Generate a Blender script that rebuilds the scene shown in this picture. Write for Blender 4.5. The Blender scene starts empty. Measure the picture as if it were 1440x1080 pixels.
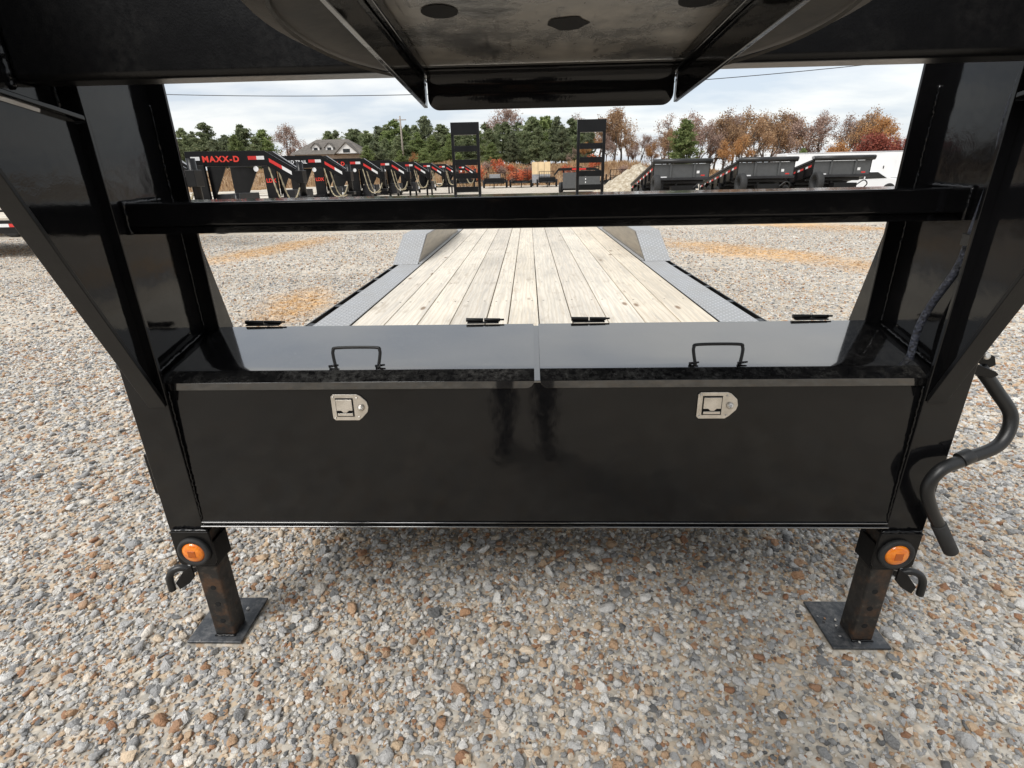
import bpy, bmesh, math, random
import numpy as np
from mathutils import Vector, Matrix, Euler
R = math.radians
random.seed(7); rng = np.random.default_rng(7)
scene = bpy.context.scene
col = scene.collection

# ------------------------------------------------------------------ camera
CAM_P = Vector((-0.0187, 0.0, 1.367)); YAW, PITCH, ROLL, FPX = -0.0360, 0.3811, -0.0204, 737.94
cam = bpy.data.cameras.new('camera'); cam_o = bpy.data.objects.new('camera', cam); col.objects.link(cam_o)
cam.sensor_width = 36; cam.sensor_fit = 'HORIZONTAL'; cam.lens = FPX/1440*36
cam.clip_start = 0.02; cam.clip_end = 3000
_f = Vector((math.sin(YAW)*math.cos(PITCH), math.cos(YAW)*math.cos(PITCH), -math.sin(PITCH)))
_r = Vector((math.cos(YAW), -math.sin(YAW), 0)); _u = _r.cross(_f)
_r2 = math.cos(ROLL)*_r + math.sin(ROLL)*_u; _u2 = -math.sin(ROLL)*_r + math.cos(ROLL)*_u
m3 = Matrix((_r2, _u2, -_f)).transposed()
cam_o.matrix_world = Matrix.Translation(CAM_P) @ m3.to_4x4()
scene.camera = cam_o

# ------------------------------------------------------------------ world, sun, exposure
SUN_EL, SUN_AZ = R(50), R(222)
world = bpy.data.worlds.new('World'); scene.world = world; world.use_nodes = True
wn, wl = world.node_tree.nodes, world.node_tree.links
wn.clear()
w_out = wn.new('ShaderNodeOutputWorld'); w_bg = wn.new('ShaderNodeBackground')
sky = wn.new('ShaderNodeTexSky'); sky.sky_type = 'NISHITA'; sky.sun_disc = False
sky.sun_elevation = SUN_EL; sky.sun_rotation = SUN_AZ; sky.air_density = 1.0; sky.dust_density = 1.5
tc = wn.new('ShaderNodeTexCoord'); sep = wn.new('ShaderNodeSeparateXYZ')
wl.new(tc.outputs['Generated'], sep.inputs[0])
def wmath(op, a, b):
    n = wn.new('ShaderNodeMath'); n.operation = op
    for i, q in enumerate((a, b)):
        if isinstance(q, (int, float)): n.inputs[i].default_value = q
        else: wl.new(q, n.inputs[i])
    return n.outputs[0]
zz = wmath('ADD', wmath('MAXIMUM', sep.outputs['Z'], 0.0), 0.16)
comb = wn.new('ShaderNodeCombineXYZ')
wl.new(wmath('DIVIDE', sep.outputs['X'], zz), comb.inputs[0]); wl.new(wmath('DIVIDE', sep.outputs['Y'], zz), comb.inputs[1])
def wnoise(scale, detail, loc):
    mp = wn.new('ShaderNodeMapping'); mp.inputs['Location'].default_value = loc
    mp.inputs['Scale'].default_value = (0.75, 1.1, 1)
    wl.new(comb.outputs[0], mp.inputs[0])
    n = wn.new('ShaderNodeTexNoise'); n.inputs['Scale'].default_value = scale; n.inputs['Detail'].default_value = detail
    n.inputs['Roughness'].default_value = 0.55; wl.new(mp.outputs[0], n.inputs['Vector']); return n.outputs['Fac']
n1 = wnoise(0.32, 5, (3.1, 1.3, 0)); n2 = wnoise(1.3, 6, (0.4, 2.2, 0))
cov = wn.new('ShaderNodeMapRange'); cov.inputs[1].default_value = 0.36; cov.inputs[2].default_value = 0.60
cov.inputs[3].default_value = 0.82; cov.inputs[4].default_value = 0.97
wl.new(wmath('ADD', wmath('MULTIPLY', n1, 0.72), wmath('MULTIPLY', n2, 0.28)), cov.inputs[0])
ccol = wn.new('ShaderNodeValToRGB'); ccol.color_ramp.elements[0].position = 0.36; ccol.color_ramp.elements[1].position = 0.58
ccol.color_ramp.elements[0].color = (3.0, 3.25, 3.6, 1); ccol.color_ramp.elements[1].color = (4.4, 4.42, 4.35, 1)
wl.new(n2, ccol.inputs[0])
wmix = wn.new('ShaderNodeMix'); wmix.data_type = 'RGBA'
wl.new(cov.outputs[0], wmix.inputs[0]); wl.new(sky.outputs[0], wmix.inputs[6]); wl.new(ccol.outputs[0], wmix.inputs[7])
wl.new(wmix.outputs[2], w_bg.inputs[0]); w_bg.inputs[1].default_value = 0.112
wl.new(w_bg.outputs[0], w_out.inputs[0])

sun = bpy.data.lights.new('sun', 'SUN'); sun.energy = 1.5; sun.angle = R(32); sun.color = (1.0, 0.975, 0.94)
sun_o = bpy.data.objects.new('sun', sun); col.objects.link(sun_o); sun_o.location = (0, 0, 30)
sd = Vector((math.sin(SUN_AZ)*math.cos(SUN_EL), math.cos(SUN_AZ)*math.cos(SUN_EL), math.sin(SUN_EL)))
sun_o.rotation_euler = sd.to_track_quat('Z', 'Y').to_euler()
vs = scene.view_settings; vs.view_transform = 'Standard'; vs.look = 'None'; vs.exposure = 1.03; vs.gamma = 1.0
vs.use_curve_mapping = False

# ------------------------------------------------------------------ material helpers
class NT:
    def __init__(s, name):
        s.m = bpy.data.materials.new(name); s.m.use_nodes = True
        s.n = s.m.node_tree.nodes; s.l = s.m.node_tree.links
        s.b = s.n['Principled BSDF']
    def set(s, **k):
        for a, v in k.items():
            nm = a.replace('_', ' ')
            inp = s.b.inputs[nm]
            if hasattr(v, 'is_linked'): s.l.new(v, inp)
            else: inp.default_value = (*v, 1) if isinstance(v, tuple) and len(v) == 3 else v
        return s
    def coord(s, kind='Object', scale=(1, 1, 1), rand=False):
        t = s.n.new('ShaderNodeTexCoord'); mp = s.n.new('ShaderNodeMapping'); mp.inputs['Scale'].default_value = scale
        s.l.new(t.outputs[kind], mp.inputs[0])
        if rand:
            o = s.n.new('ShaderNodeObjectInfo'); mu = s.n.new('ShaderNodeMath'); mu.operation = 'MULTIPLY'; mu.inputs[1].default_value = 97.0
            s.l.new(o.outputs['Random'], mu.inputs[0]); cb = s.n.new('ShaderNodeCombineXYZ')
            for i in range(3): s.l.new(mu.outputs[0], cb.inputs[i])
            s.l.new(cb.outputs[0], mp.inputs['Location'])
        return mp.outputs[0]
    def pos(s, scale=(1, 1, 1)):
        g = s.n.new('ShaderNodeNewGeometry'); mp = s.n.new('ShaderNodeMapping'); mp.inputs['Scale'].default_value = scale
        s.l.new(g.outputs['Position'], mp.inputs[0]); return mp.outputs[0]
    def noise(s, vec, scale, detail=4, rough=0.55, dist=0.0):
        n = s.n.new('ShaderNodeTexNoise'); s.l.new(vec, n.inputs['Vector'])
        n.inputs['Scale'].default_value = scale; n.inputs['Detail'].default_value = detail
        n.inputs['Roughness'].default_value = rough; n.inputs['Distortion'].default_value = dist
        return n.outputs['Fac']
    def vor(s, vec, scale, out='Distance', feature='F1'):
        n = s.n.new('ShaderNodeTexVoronoi'); n.feature = feature; s.l.new(vec, n.inputs['Vector']); n.inputs['Scale'].default_value = scale
        return n.outputs[out]
    def ramp(s, fac, stops, interp='LINEAR'):
        n = s.n.new('ShaderNodeValToRGB'); s.l.new(fac, n.inputs[0]); e = n.color_ramp.elements; n.color_ramp.interpolation = interp
        while len(e) < len(stops): e.new(0.5)
        for i, (p, c) in enumerate(stops):
            e[i].position = p; e[i].color = (*c, 1) if isinstance(c, tuple) else (c, c, c, 1)
        return n.outputs[0]
    def mix(s, f, a, b, blend='MIX'):
        n = s.n.new('ShaderNodeMix'); n.data_type = 'RGBA'; n.blend_type = blend
        for i, v in ((0, f), (6, a), (7, b)):
            if hasattr(v, 'is_linked'): s.l.new(v, n.inputs[i])
            else: n.inputs[i].default_value = (*v, 1) if isinstance(v, tuple) else v
        return n.outputs[2]
    def math(s, op, a, b=0.0):
        n = s.n.new('ShaderNodeMath'); n.operation = op
        for i, q in enumerate((a, b)):
            if hasattr(q, 'is_linked'): s.l.new(q, n.inputs[i])
            else: n.inputs[i].default_value = q
        return n.outputs[0]
    def bump(s, h, strength, dist=0.01, normal=None):
        n = s.n.new('ShaderNodeBump'); n.inputs['Strength'].default_value = strength; n.inputs['Distance'].default_value = dist
        s.l.new(h, n.inputs['Height'])
        if normal is not None: s.l.new(normal, n.inputs['Normal'])
        s.l.new(n.outputs[0], s.b.inputs['Normal']); return n.outputs[0]
    def info_random(s):
        return s.n.new('ShaderNodeObjectInfo').outputs['Random']
    def island_random(s):
        return s.n.new('ShaderNodeNewGeometry').outputs['Random Per Island']

def flat(name, c, rough=0.5, metal=0.0, var=0.25, scale=6.0):
    t = NT(name); v = t.pos()
    n = t.noise(v, scale, 5)
    dark = tuple(x*(1-var) for x in c); lite = tuple(min(1, x*(1+var)) for x in c)
    t.set(Base_Color=t.ramp(n, [(0.3, dark), (0.7, lite)]), Roughness=rough, Metallic=metal)
    return t.m

def mk_gloss(name, dust, rough, peel):
    t = NT(name); v = t.pos()
    d1 = t.noise(v, 5.0, 6, 0.65); d2 = t.noise(v, 70, 4, 0.7)
    sp = t.noise(v, 420, 2, 0.5)
    dm = t.math('MULTIPLY', t.ramp(d1, [(0.42, 0.0), (0.78, 1.0)]), t.ramp(d2, [(0.35, 0.0), (0.75, 1.0)]))
    dm = t.math('MULTIPLY', dm, dust)
    specks = t.ramp(sp, [(0.74, 0.0), (0.80, 0.22)])
    dm = t.math('MAXIMUM', dm, t.math('MULTIPLY', specks, dust*2.0))
    t.set(Base_Color=t.mix(dm, (0.0045, 0.0045, 0.005), (0.11, 0.105, 0.095)),
          Roughness=t.math('ADD', t.math('MULTIPLY', d2, 0.10), t.math('ADD', t.math('MULTIPLY', dm, 0.5), rough)))
    t.b.inputs['Specular IOR Level'].default_value = 0.34
    big = t.noise(v, 14, 2, 0.5)
    b1 = t.bump(big, 0.04, 0.02)
    t.bump(t.noise(v, 260, 2, 0.5), peel, 0.002, b1)
    return t.m

M = {}
M['gloss'] = mk_gloss('gloss_black_paint', 0.035, 0.03, 0.03)
M['lid'] = mk_gloss('dusty_black_lid_paint', 0.55, 0.07, 0.05)
M['lip'] = mk_gloss('black_lip_paint', 0.10, 0.10, 0.05)
for _k, _w, _i in (('lid', 1.0, 2.8), ('lip', 1.0, 1.75), ('gloss', 0.0, 1.5)):
    _b = M[_k].node_tree.nodes['Principled BSDF']; _b.inputs['Coat Weight'].default_value = _w; _b.inputs['Coat Roughness'].default_value = 0.06 if _k == 'lid' else 0.04; _b.inputs['Coat IOR'].default_value = _i
M['strip'] = mk_gloss('dusty_dark_band_paint', 0.8, 0.10, 0.08)  # dusty lid paint without coat: the mirrored dark band put into the material
M['satin'] = mk_gloss('satin_black_paint', 0.14, 0.26, 0.12)
# rear-yard trailers: plain dark paint
M['dark'] = flat('black_trailer_paint', (0.007, 0.007, 0.0075), 0.28, 0, 0.3)
M['charcoal'] = flat('charcoal_trailer_paint', (0.028, 0.028, 0.030), 0.40, 0, 0.2)
M['grey_panel'] = flat('grey_panel_paint', (0.070, 0.072, 0.073), 0.45, 0, 0.12)
for _k in ('dark', 'charcoal', 'satin'): M[_k].node_tree.nodes['Principled BSDF'].inputs['Specular IOR Level'].default_value = 0.26
M['rubber'] = flat('rubber', (0.02, 0.02, 0.02), 0.75, 0, 0.3, 20)
M['black_plastic'] = flat('black_plastic', (0.012, 0.012, 0.012), 0.4)
M['hole'] = flat('opening_shade', (0.004, 0.004, 0.004), 0.9)  # near-black standing in for the shade inside holes, slots and recesses
M['white_tape'] = flat('white_reflective_tape', (0.75, 0.75, 0.75), 0.4, 0, 0.05)
M['red_tape'] = flat('red_reflective_tape', (0.62, 0.03, 0.025), 0.4, 0, 0.1)
M['red_letter'] = flat('red_lettering', (0.80, 0.05, 0.03), 0.5, 0, 0.05)
M['white_letter'] = flat('white_lettering', (0.75, 0.76, 0.78), 0.5, 0, 0.05)
M['chain'] = flat('gold_zinc_chain', (0.42, 0.36, 0.24), 0.45, 0.4, 0.2)
M['white_paint'] = flat('white_trailer_skin', (0.78, 0.79, 0.80), 0.35, 0, 0.04, 0.8)
M['window'] = flat('dark_glass', (0.012, 0.014, 0.016), 0.08)
M['rim'] = flat('grey_steel_rim', (0.30, 0.30, 0.31), 0.4, 0.3)
M['rust_screw'] = flat('rusty_screw_head', (0.07, 0.05, 0.04), 0.6)
M['amber_dark'] = flat('dark_amber_core', (0.45, 0.10, 0.01), 0.2)
M['yellow'] = flat('yellow_label', (0.75, 0.58, 0.05), 0.5)

t = NT('amber_lens'); v = t.coord('Object')
t.set(Base_Color=t.ramp(t.noise(v, 60, 3), [(0.3, (0.75, 0.16, 0.008)), (0.7, (0.95, 0.28, 0.015))]), Roughness=0.12)
t.b.inputs['Coat Weight'].default_value = 0.6
t.bump(t.vor(t.pos(), 260), 0.25, 0.002); M['amber'] = t.m

t = NT('stainless_latch'); v = t.pos()
t.set(Base_Color=t.ramp(t.noise(v, 30, 3), [(0.3, (0.60, 0.56, 0.50)), (0.7, (0.80, 0.76, 0.70))]), Metallic=0.85, Roughness=t.ramp(t.noise(t.pos((20, 1, 300)), 8, 3), [(0.3, 0.26), (0.7, 0.42)]))
M['steel'] = t.m

t = NT('scuffed_steel_tube'); v = t.pos()
rust = t.ramp(t.noise(v, 16, 6, 0.7), [(0.50, 0.0), (0.66, 1.0)]); sc = t.ramp(t.noise(v, 55, 5, 0.7), [(0.55, 0.0), (0.75, 1.0)])
c = t.mix(t.math('MULTIPLY', rust, 0.55), (0.016, 0.015, 0.014), (0.12, 0.055, 0.022)); c = t.mix(t.math('MULTIPLY', sc, 0.30), c, (0.26, 0.22, 0.17))
t.set(Base_Color=c, Roughness=t.ramp(t.noise(v, 40, 4), [(0.3, 0.28), (0.7, 0.6)])); M['tube'] = t.m

t = NT('worn_foot_plate'); v = t.pos()
sc = t.ramp(t.noise(v, 40, 6, 0.75), [(0.45, 0.0), (0.72, 1.0)])
t.set(Base_Color=t.mix(t.math('MULTIPLY', sc, 0.5), (0.05, 0.055, 0.062), (0.30, 0.29, 0.28)), Metallic=0.35, Roughness=t.ramp(t.noise(v, 25, 4), [(0.3, 0.3), (0.7, 0.55)]))
M['plate'] = t.m

t = NT('underside_dirty_plate'); v = t.pos()
a = t.noise(v, 7, 6, 0.65); b = t.noise(t.pos((40, 6, 1)), 3, 4)
c = t.mix(t.ramp(a, [(0.40, 0.0), (0.65, 1.0)]), (0.11, 0.108, 0.104), (0.33, 0.30, 0.26))
c = t.mix(t.math('MULTIPLY', t.ramp(b, [(0.6, 0.0), (0.7, 1.0)]), 0.6), c, (0.02, 0.018, 0.016))
t.set(Base_Color=c, Roughness=t.ramp(a, [(0.35, 0.16), (0.7, 0.42)])); t.b.inputs['Metallic'].default_value = 0.35
t.bump(t.noise(v, 60, 4), 0.1, 0.004); M['underside'] = t.m

def mk_wood(name, tone):
    t = NT(name); v = t.coord('Object', (1, 1, 1), True)
    gl = t.coord('Object', (9, 0.55, 9), True); gf = t.coord('Object', (70, 1.6, 70), True)
    g1 = t.noise(gl, 3.2, 5, 0.6, 1.2); g2 = t.noise(gf, 3.0, 3, 0.6)
    wv = t.n.new('ShaderNodeTexWave'); wv.bands_direction = 'X'; t.l.new(t.coord('Object', (1, 0.10, 1), True), wv.inputs['Vector'])
    wv.inputs['Scale'].default_value = 11; wv.inputs['Distortion'].default_value = 9; wv.inputs['Detail'].default_value = 3; wv.inputs['Detail Scale'].default_value = 1.2
    light = tuple(x*tone for x in (0.74, 0.69, 0.60)); mid = tuple(x*tone for x in (0.60, 0.525, 0.42)); gr = tuple(x*tone for x in (0.56, 0.53, 0.475))
    c = t.mix(t.ramp(wv.outputs['Fac'], [(0.55, 0.0), (0.95, 0.55)]), light, mid)
    c = t.mix(t.ramp(g1, [(0.44, 0.0), (0.68, 0.9)]), c, gr)
    stn = t.ramp(t.noise(t.coord('Object', (5, 1.3, 5), True), 2.2, 6, 0.7), [(0.57, 0.0), (0.70, 0.5)]); c = t.mix(stn, c, (0.34, 0.275, 0.20))
    c = t.mix(t.ramp(g2, [(0.52, 0.0), (0.75, 0.35)]), c, tuple(x*0.5 for x in mid))
    kn = t.vor(t.coord('Object', (5.2, 1.7, 5.2), True), 1.0)
    c = t.mix(t.ramp(kn, [(0.05, 0.85), (0.10, 0.0)]), c, (0.20, 0.125, 0.07))
    br = t.ramp(t.noise(v, 0.9, 3), [(0.3, 0.82), (0.7, 1.06)])
    c = t.mix(1.0, c, br, 'MULTIPLY')
    tint = t.ramp(t.info_random(), [(0.0, (0.86, 0.84, 0.82)), (0.5, (1.0, 0.98, 0.95)), (1.0, (1.0, 0.94, 0.85))])
    c = t.mix(1.0, c, tint, 'MULTIPLY')
    t.set(Base_Color=c, Roughness=0.75); t.bump(g2, 0.35, 0.003); return t.m
M['wood'] = mk_wood('weathered_pine_plank', 1.0)
M['newwood'] = flat('fresh_pine_board', (0.70, 0.52, 0.30), 0.7, 0, 0.12, 2.0)

t = NT('tread_plate_steel'); v = t.coord('Object', (1, 1, 1))
def wave(rz, sc):
    mp = t.n.new('ShaderNodeMapping'); mp.inputs['Rotation'].default_value = (0, 0, R(rz)); t.l.new(t.pos(), mp.inputs[0])
    w = t.n.new('ShaderNodeTexWave'); w.bands_direction = 'X'; w.inputs['Scale'].default_value = sc; t.l.new(mp.outputs[0], w.inputs['Vector']); return w.outputs['Fac']
dd = t.math('MULTIPLY', t.ramp(wave(45, 9), [(0.5, 0.0), (0.9, 1.0)]), t.ramp(wave(-45, 9), [(0.35, 0.0), (0.7, 1.0)]))
dirt = t.noise(t.pos(), 6, 6, 0.65)
tpl = t.mix(dd, (0.36, 0.363, 0.365), (0.58, 0.585, 0.59))  # raised bars lightened in colour so the lit relief shows
t.set(Base_Color=t.mix(t.ramp(dirt, [(0.4, 0.0), (0.75, 0.6)]), tpl, (0.34, 0.325, 0.30)), Metallic=0.25, Roughness=t.ramp(dd, [(0.0, 0.48), (1.0, 0.30)]))
t.bump(dd, 1.0, 0.006); M['tread'] = t.m

t = NT('deck_tinted_fender_side'); t.set(Base_Color=t.ramp(t.noise(t.pos((1, 1, 12)), 3, 4), [(0.3, (0.13, 0.11, 0.085)), (0.7, (0.25, 0.215, 0.165))]), Metallic=0.6, Roughness=0.28); M['fender_side'] = t.m  # brown stands in for the plank deck mirrored in the steel

t = NT('braided_loom'); v = t.pos()
t.set(Base_Color=t.ramp(t.vor(v, 190, 'Color'), [(0.2, (0.012, 0.013, 0.018)), (0.62, (0.035, 0.04, 0.06)), (0.92, (0.07, 0.075, 0.09))]), Roughness=0.6); t.bump(t.vor(v, 190), 0.6, 0.003); M['loom'] = t.m

t = NT('tyre_rubber_dusty'); v = t.pos()
t.set(Base_Color=t.ramp(t.noise(v, 9, 5, 0.6), [(0.35, (0.022, 0.020, 0.017)), (0.7, (0.065, 0.056, 0.044))]), Roughness=0.62); t.bump(t.noise(v, 50, 3), 0.15, 0.003); M['tyre'] = t.m

# gravel
def gravel_nodes(t, vec, stone_scale):
    cc = t.vor(vec, stone_scale, 'Color'); dist = t.vor(vec, stone_scale, 'Distance')
    s = t.n.new('ShaderNodeSeparateColor'); t.l.new(cc, s.inputs[0])
    c = t.ramp(s.outputs[0], GG)
    return c, dist
GR = [(0.0, (0.12, 0.12, 0.118)), (0.08, (0.27, 0.268, 0.262)), (0.24, (0.44, 0.432, 0.42)), (0.43, (0.60, 0.582, 0.55)), (0.60, (0.76, 0.737, 0.69)),
      (0.69, (0.68, 0.61, 0.51)), (0.76, (0.60, 0.45, 0.30)), (0.83, (0.46, 0.265, 0.145)), (0.89, (0.33, 0.17, 0.095)), (0.945, (0.70, 0.53, 0.35)), (1.0, (0.86, 0.83, 0.77))]
GG = [(0.0, (0.229, 0.220, 0.200)), (0.2, (0.416, 0.395, 0.353)), (0.45, (0.562, 0.525, 0.456)), (0.66, (0.686, 0.630, 0.539)), (0.80, (0.582, 0.460, 0.321)), (0.90, (0.447, 0.300, 0.181)), (1.0, (0.790, 0.740, 0.642))]
def streak(t):   # ochre clay smeared over the yard: three long patches where wheels have turned, with ragged edges
    v = t.pos(); rag = t.noise(v, 0.9, 5, 0.7); out = None
    for cx_, cy_, ax, ay, ang in ((-5.35, 11.2, 0.75, 3.0, R(-12)), (-2.75, 6.0, 0.50, 1.3, R(8)), (3.9, 9.6, 0.95, 3.0, R(34)), (6.8, 14.5, 1.2, 3.5, R(40)), (-9.5, 15.0, 1.0, 4.0, R(-30))):
        mp = t.n.new('ShaderNodeMapping'); mp.vector_type = 'TEXTURE'; mp.inputs['Location'].default_value = (cx_, cy_, 0); mp.inputs['Rotation'].default_value = (0, 0, ang); mp.inputs['Scale'].default_value = (ax, ay, 1)
        t.l.new(v, mp.inputs[0]); ln = t.n.new('ShaderNodeVectorMath'); ln.operation = 'LENGTH'; t.l.new(mp.outputs[0], ln.inputs[0])
        d = t.ramp(t.math('ADD', ln.outputs['Value'], t.math('MULTIPLY', t.math('SUBTRACT', rag, 0.5), 1.6)), [(0.35, 1.0), (1.0, 0.0)])
        out = d if out is None else t.math('MAXIMUM', out, d)
    return t.math('MULTIPLY', out, t.ramp(t.noise(v, 9, 4), [(0.32, 0.25), (0.6, 1.0)]))
t = NT('gravel_stones'); r_ = t.info_random()
v = t.coord('Object', (1, 1, 1)); nz = t.noise(v, 1.7, 5, 0.65)
base = t.ramp(r_, GR); vv = t.ramp(nz, [(0.25, 0.80), (0.75, 1.28)])
sc_ = t.mix(1.0, base, vv, 'MULTIPLY'); sc_ = t.mix(t.math('MULTIPLY', streak(t), 0.9), sc_, (0.60, 0.36, 0.15))
t.set(Base_Color=sc_, Roughness=0.72); t.bump(nz, 0.5, 0.15); M['stone'] = t.m

t = NT('gravel_ground'); v = t.pos()
c1, d1 = gravel_nodes(t, v, 46); c2, d2 = gravel_nodes(t, v, 21)
big = t.noise(v, 0.55, 5, 0.6); mid = t.noise(v, 2.3, 5, 0.65)
cc = t.mix(t.ramp(mid, [(0.45, 0.0), (0.6, 1.0)]), c1, c2)
fines = t.ramp(t.noise(v, 120, 3), [(0.3, (0.30, 0.25, 0.19)), (0.7, (0.54, 0.475, 0.385))])
cc = t.mix(t.ramp(d1, [(0.42, 0.0), (0.70, 0.65)]), cc, fines)
cc = t.mix(t.ramp(t.math('MULTIPLY', mid, big), [(0.22, 0.0), (0.40, 0.45)]), cc, fines)
# wheel-washed ochre streaks across the yard
cc = t.mix(t.math('MULTIPLY', streak(t), 0.95), cc, (0.60, 0.36, 0.15))
patch = t.ramp(t.noise(v, 7.0, 5, 0.7), [(0.3, 0.66), (0.72, 1.30)]); cc = t.mix(1.0, cc, patch, 'MULTIPLY')
wide_ = t.ramp(t.noise(t.pos((0.25, 0.6, 1)), 1.0, 4, 0.6), [(0.3, 0.86), (0.7, 1.12)]); cc = t.mix(1.0, cc, wide_, 'MULTIPLY')
t.set(Base_Color=cc, Roughness=0.85)
hh = t.math("SUBTRACT", 1.0, d1); t.bump(hh, 0.45, 0.008); M['ground'] = t.m

def mk_leaf(name, c0, c1, c2, trans=0.3):
    t = NT(name); r_ = t.island_random(); n = t.noise(t.pos(), 0.9, 3)
    c = t.ramp(t.math('ADD', t.math('MULTIPLY', r_, 0.6), t.math('MULTIPLY', n, 0.5)), [(0.2, c0), (0.55, c1), (0.9, c2)])
    ob = t.ramp(t.info_random(), [(0.0, 0.8), (1.0, 1.2)])
    c = t.mix(1.0, c, ob, 'MULTIPLY')
    t.set(Base_Color=c, Roughness=0.8); t.b.inputs['Specular IOR Level'].default_value = 0.15
    tr = t.n.new('ShaderNodeBsdfTranslucent'); t.l.new(c, tr.inputs[0]); mx = t.n.new('ShaderNodeMixShader'); mx.inputs[0].default_value = trans
    o = t.n['Material Output']; t.l.new(t.b.outputs[0], mx.inputs[1]); t.l.new(tr.outputs[0], mx.inputs[2]); t.l.new(mx.outputs[0], o.inputs[0])
    return t.m
M['pine'] = mk_leaf('pine_needles', (0.11, 0.14, 0.075), (0.225, 0.265, 0.14), (0.37, 0.395, 0.225), 0.5)
M['pine_bright'] = mk_leaf('young_pine_needles', (0.11, 0.15, 0.06), (0.23, 0.29, 0.11), (0.38, 0.42, 0.19), 0.5)
M['pine_dark'] = mk_leaf('deep_pine_needles', (0.095, 0.115, 0.075), (0.185, 0.21, 0.125), (0.30, 0.325, 0.19), 0.45)
M['rust'] = mk_leaf('rust_leaves', (0.19, 0.115, 0.075), (0.36, 0.225, 0.13), (0.52, 0.35, 0.20))
M['orange'] = mk_leaf('orange_leaves', (0.27, 0.13, 0.06), (0.46, 0.24, 0.10), (0.58, 0.36, 0.16))
M['mauve'] = mk_leaf('faded_brown_leaves', (0.18, 0.125, 0.105), (0.36, 0.25, 0.205), (0.50, 0.37, 0.30))
M['crimson'] = mk_leaf('crimson_leaves', (0.19, 0.05, 0.04), (0.33, 0.095, 0.07), (0.43, 0.16, 0.11))
M['redbrush'] = mk_leaf('red_shrub_leaves', (0.300, 0.062, 0.037), (0.575, 0.150, 0.075), (0.620, 0.275, 0.125))
M['drygrass'] = mk_leaf('dry_grass', (0.208, 0.124, 0.072), (0.364, 0.234, 0.130), (0.520, 0.377, 0.221), 0.2)
M['bark'] = flat('tree_bark', (0.085, 0.068, 0.055), 0.9, 0, 0.4, 3)
M['hill'] = flat('brushy_slope', (0.28, 0.19, 0.115), 0.95, 0, 0.5, 0.8)
M['shingle'] = flat('roof_shingles', (0.13, 0.115, 0.10), 0.85, 0, 0.25, 3)
M['housewall'] = flat('tan_house_wall', (0.42, 0.33, 0.25), 0.85, 0, 0.15, 2)
M['trim'] = flat('white_trim', (0.75, 0.74, 0.72), 0.6, 0, 0.04)
M['polewood'] = flat('grey_pole_wood', (0.30, 0.26, 0.22), 0.85)
t = NT('tan_gravel_heap'); v = t.pos(); t.set(Base_Color=t.ramp(t.vor(v, 9, 'Color'), [(0.2, (0.33, 0.27, 0.19)), (0.6, (0.46, 0.40, 0.30)), (0.9, (0.56, 0.50, 0.40))]), Roughness=0.9)
t.bump(t.vor(v, 9), 0.8, 0.06); M['heap'] = t.m

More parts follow.
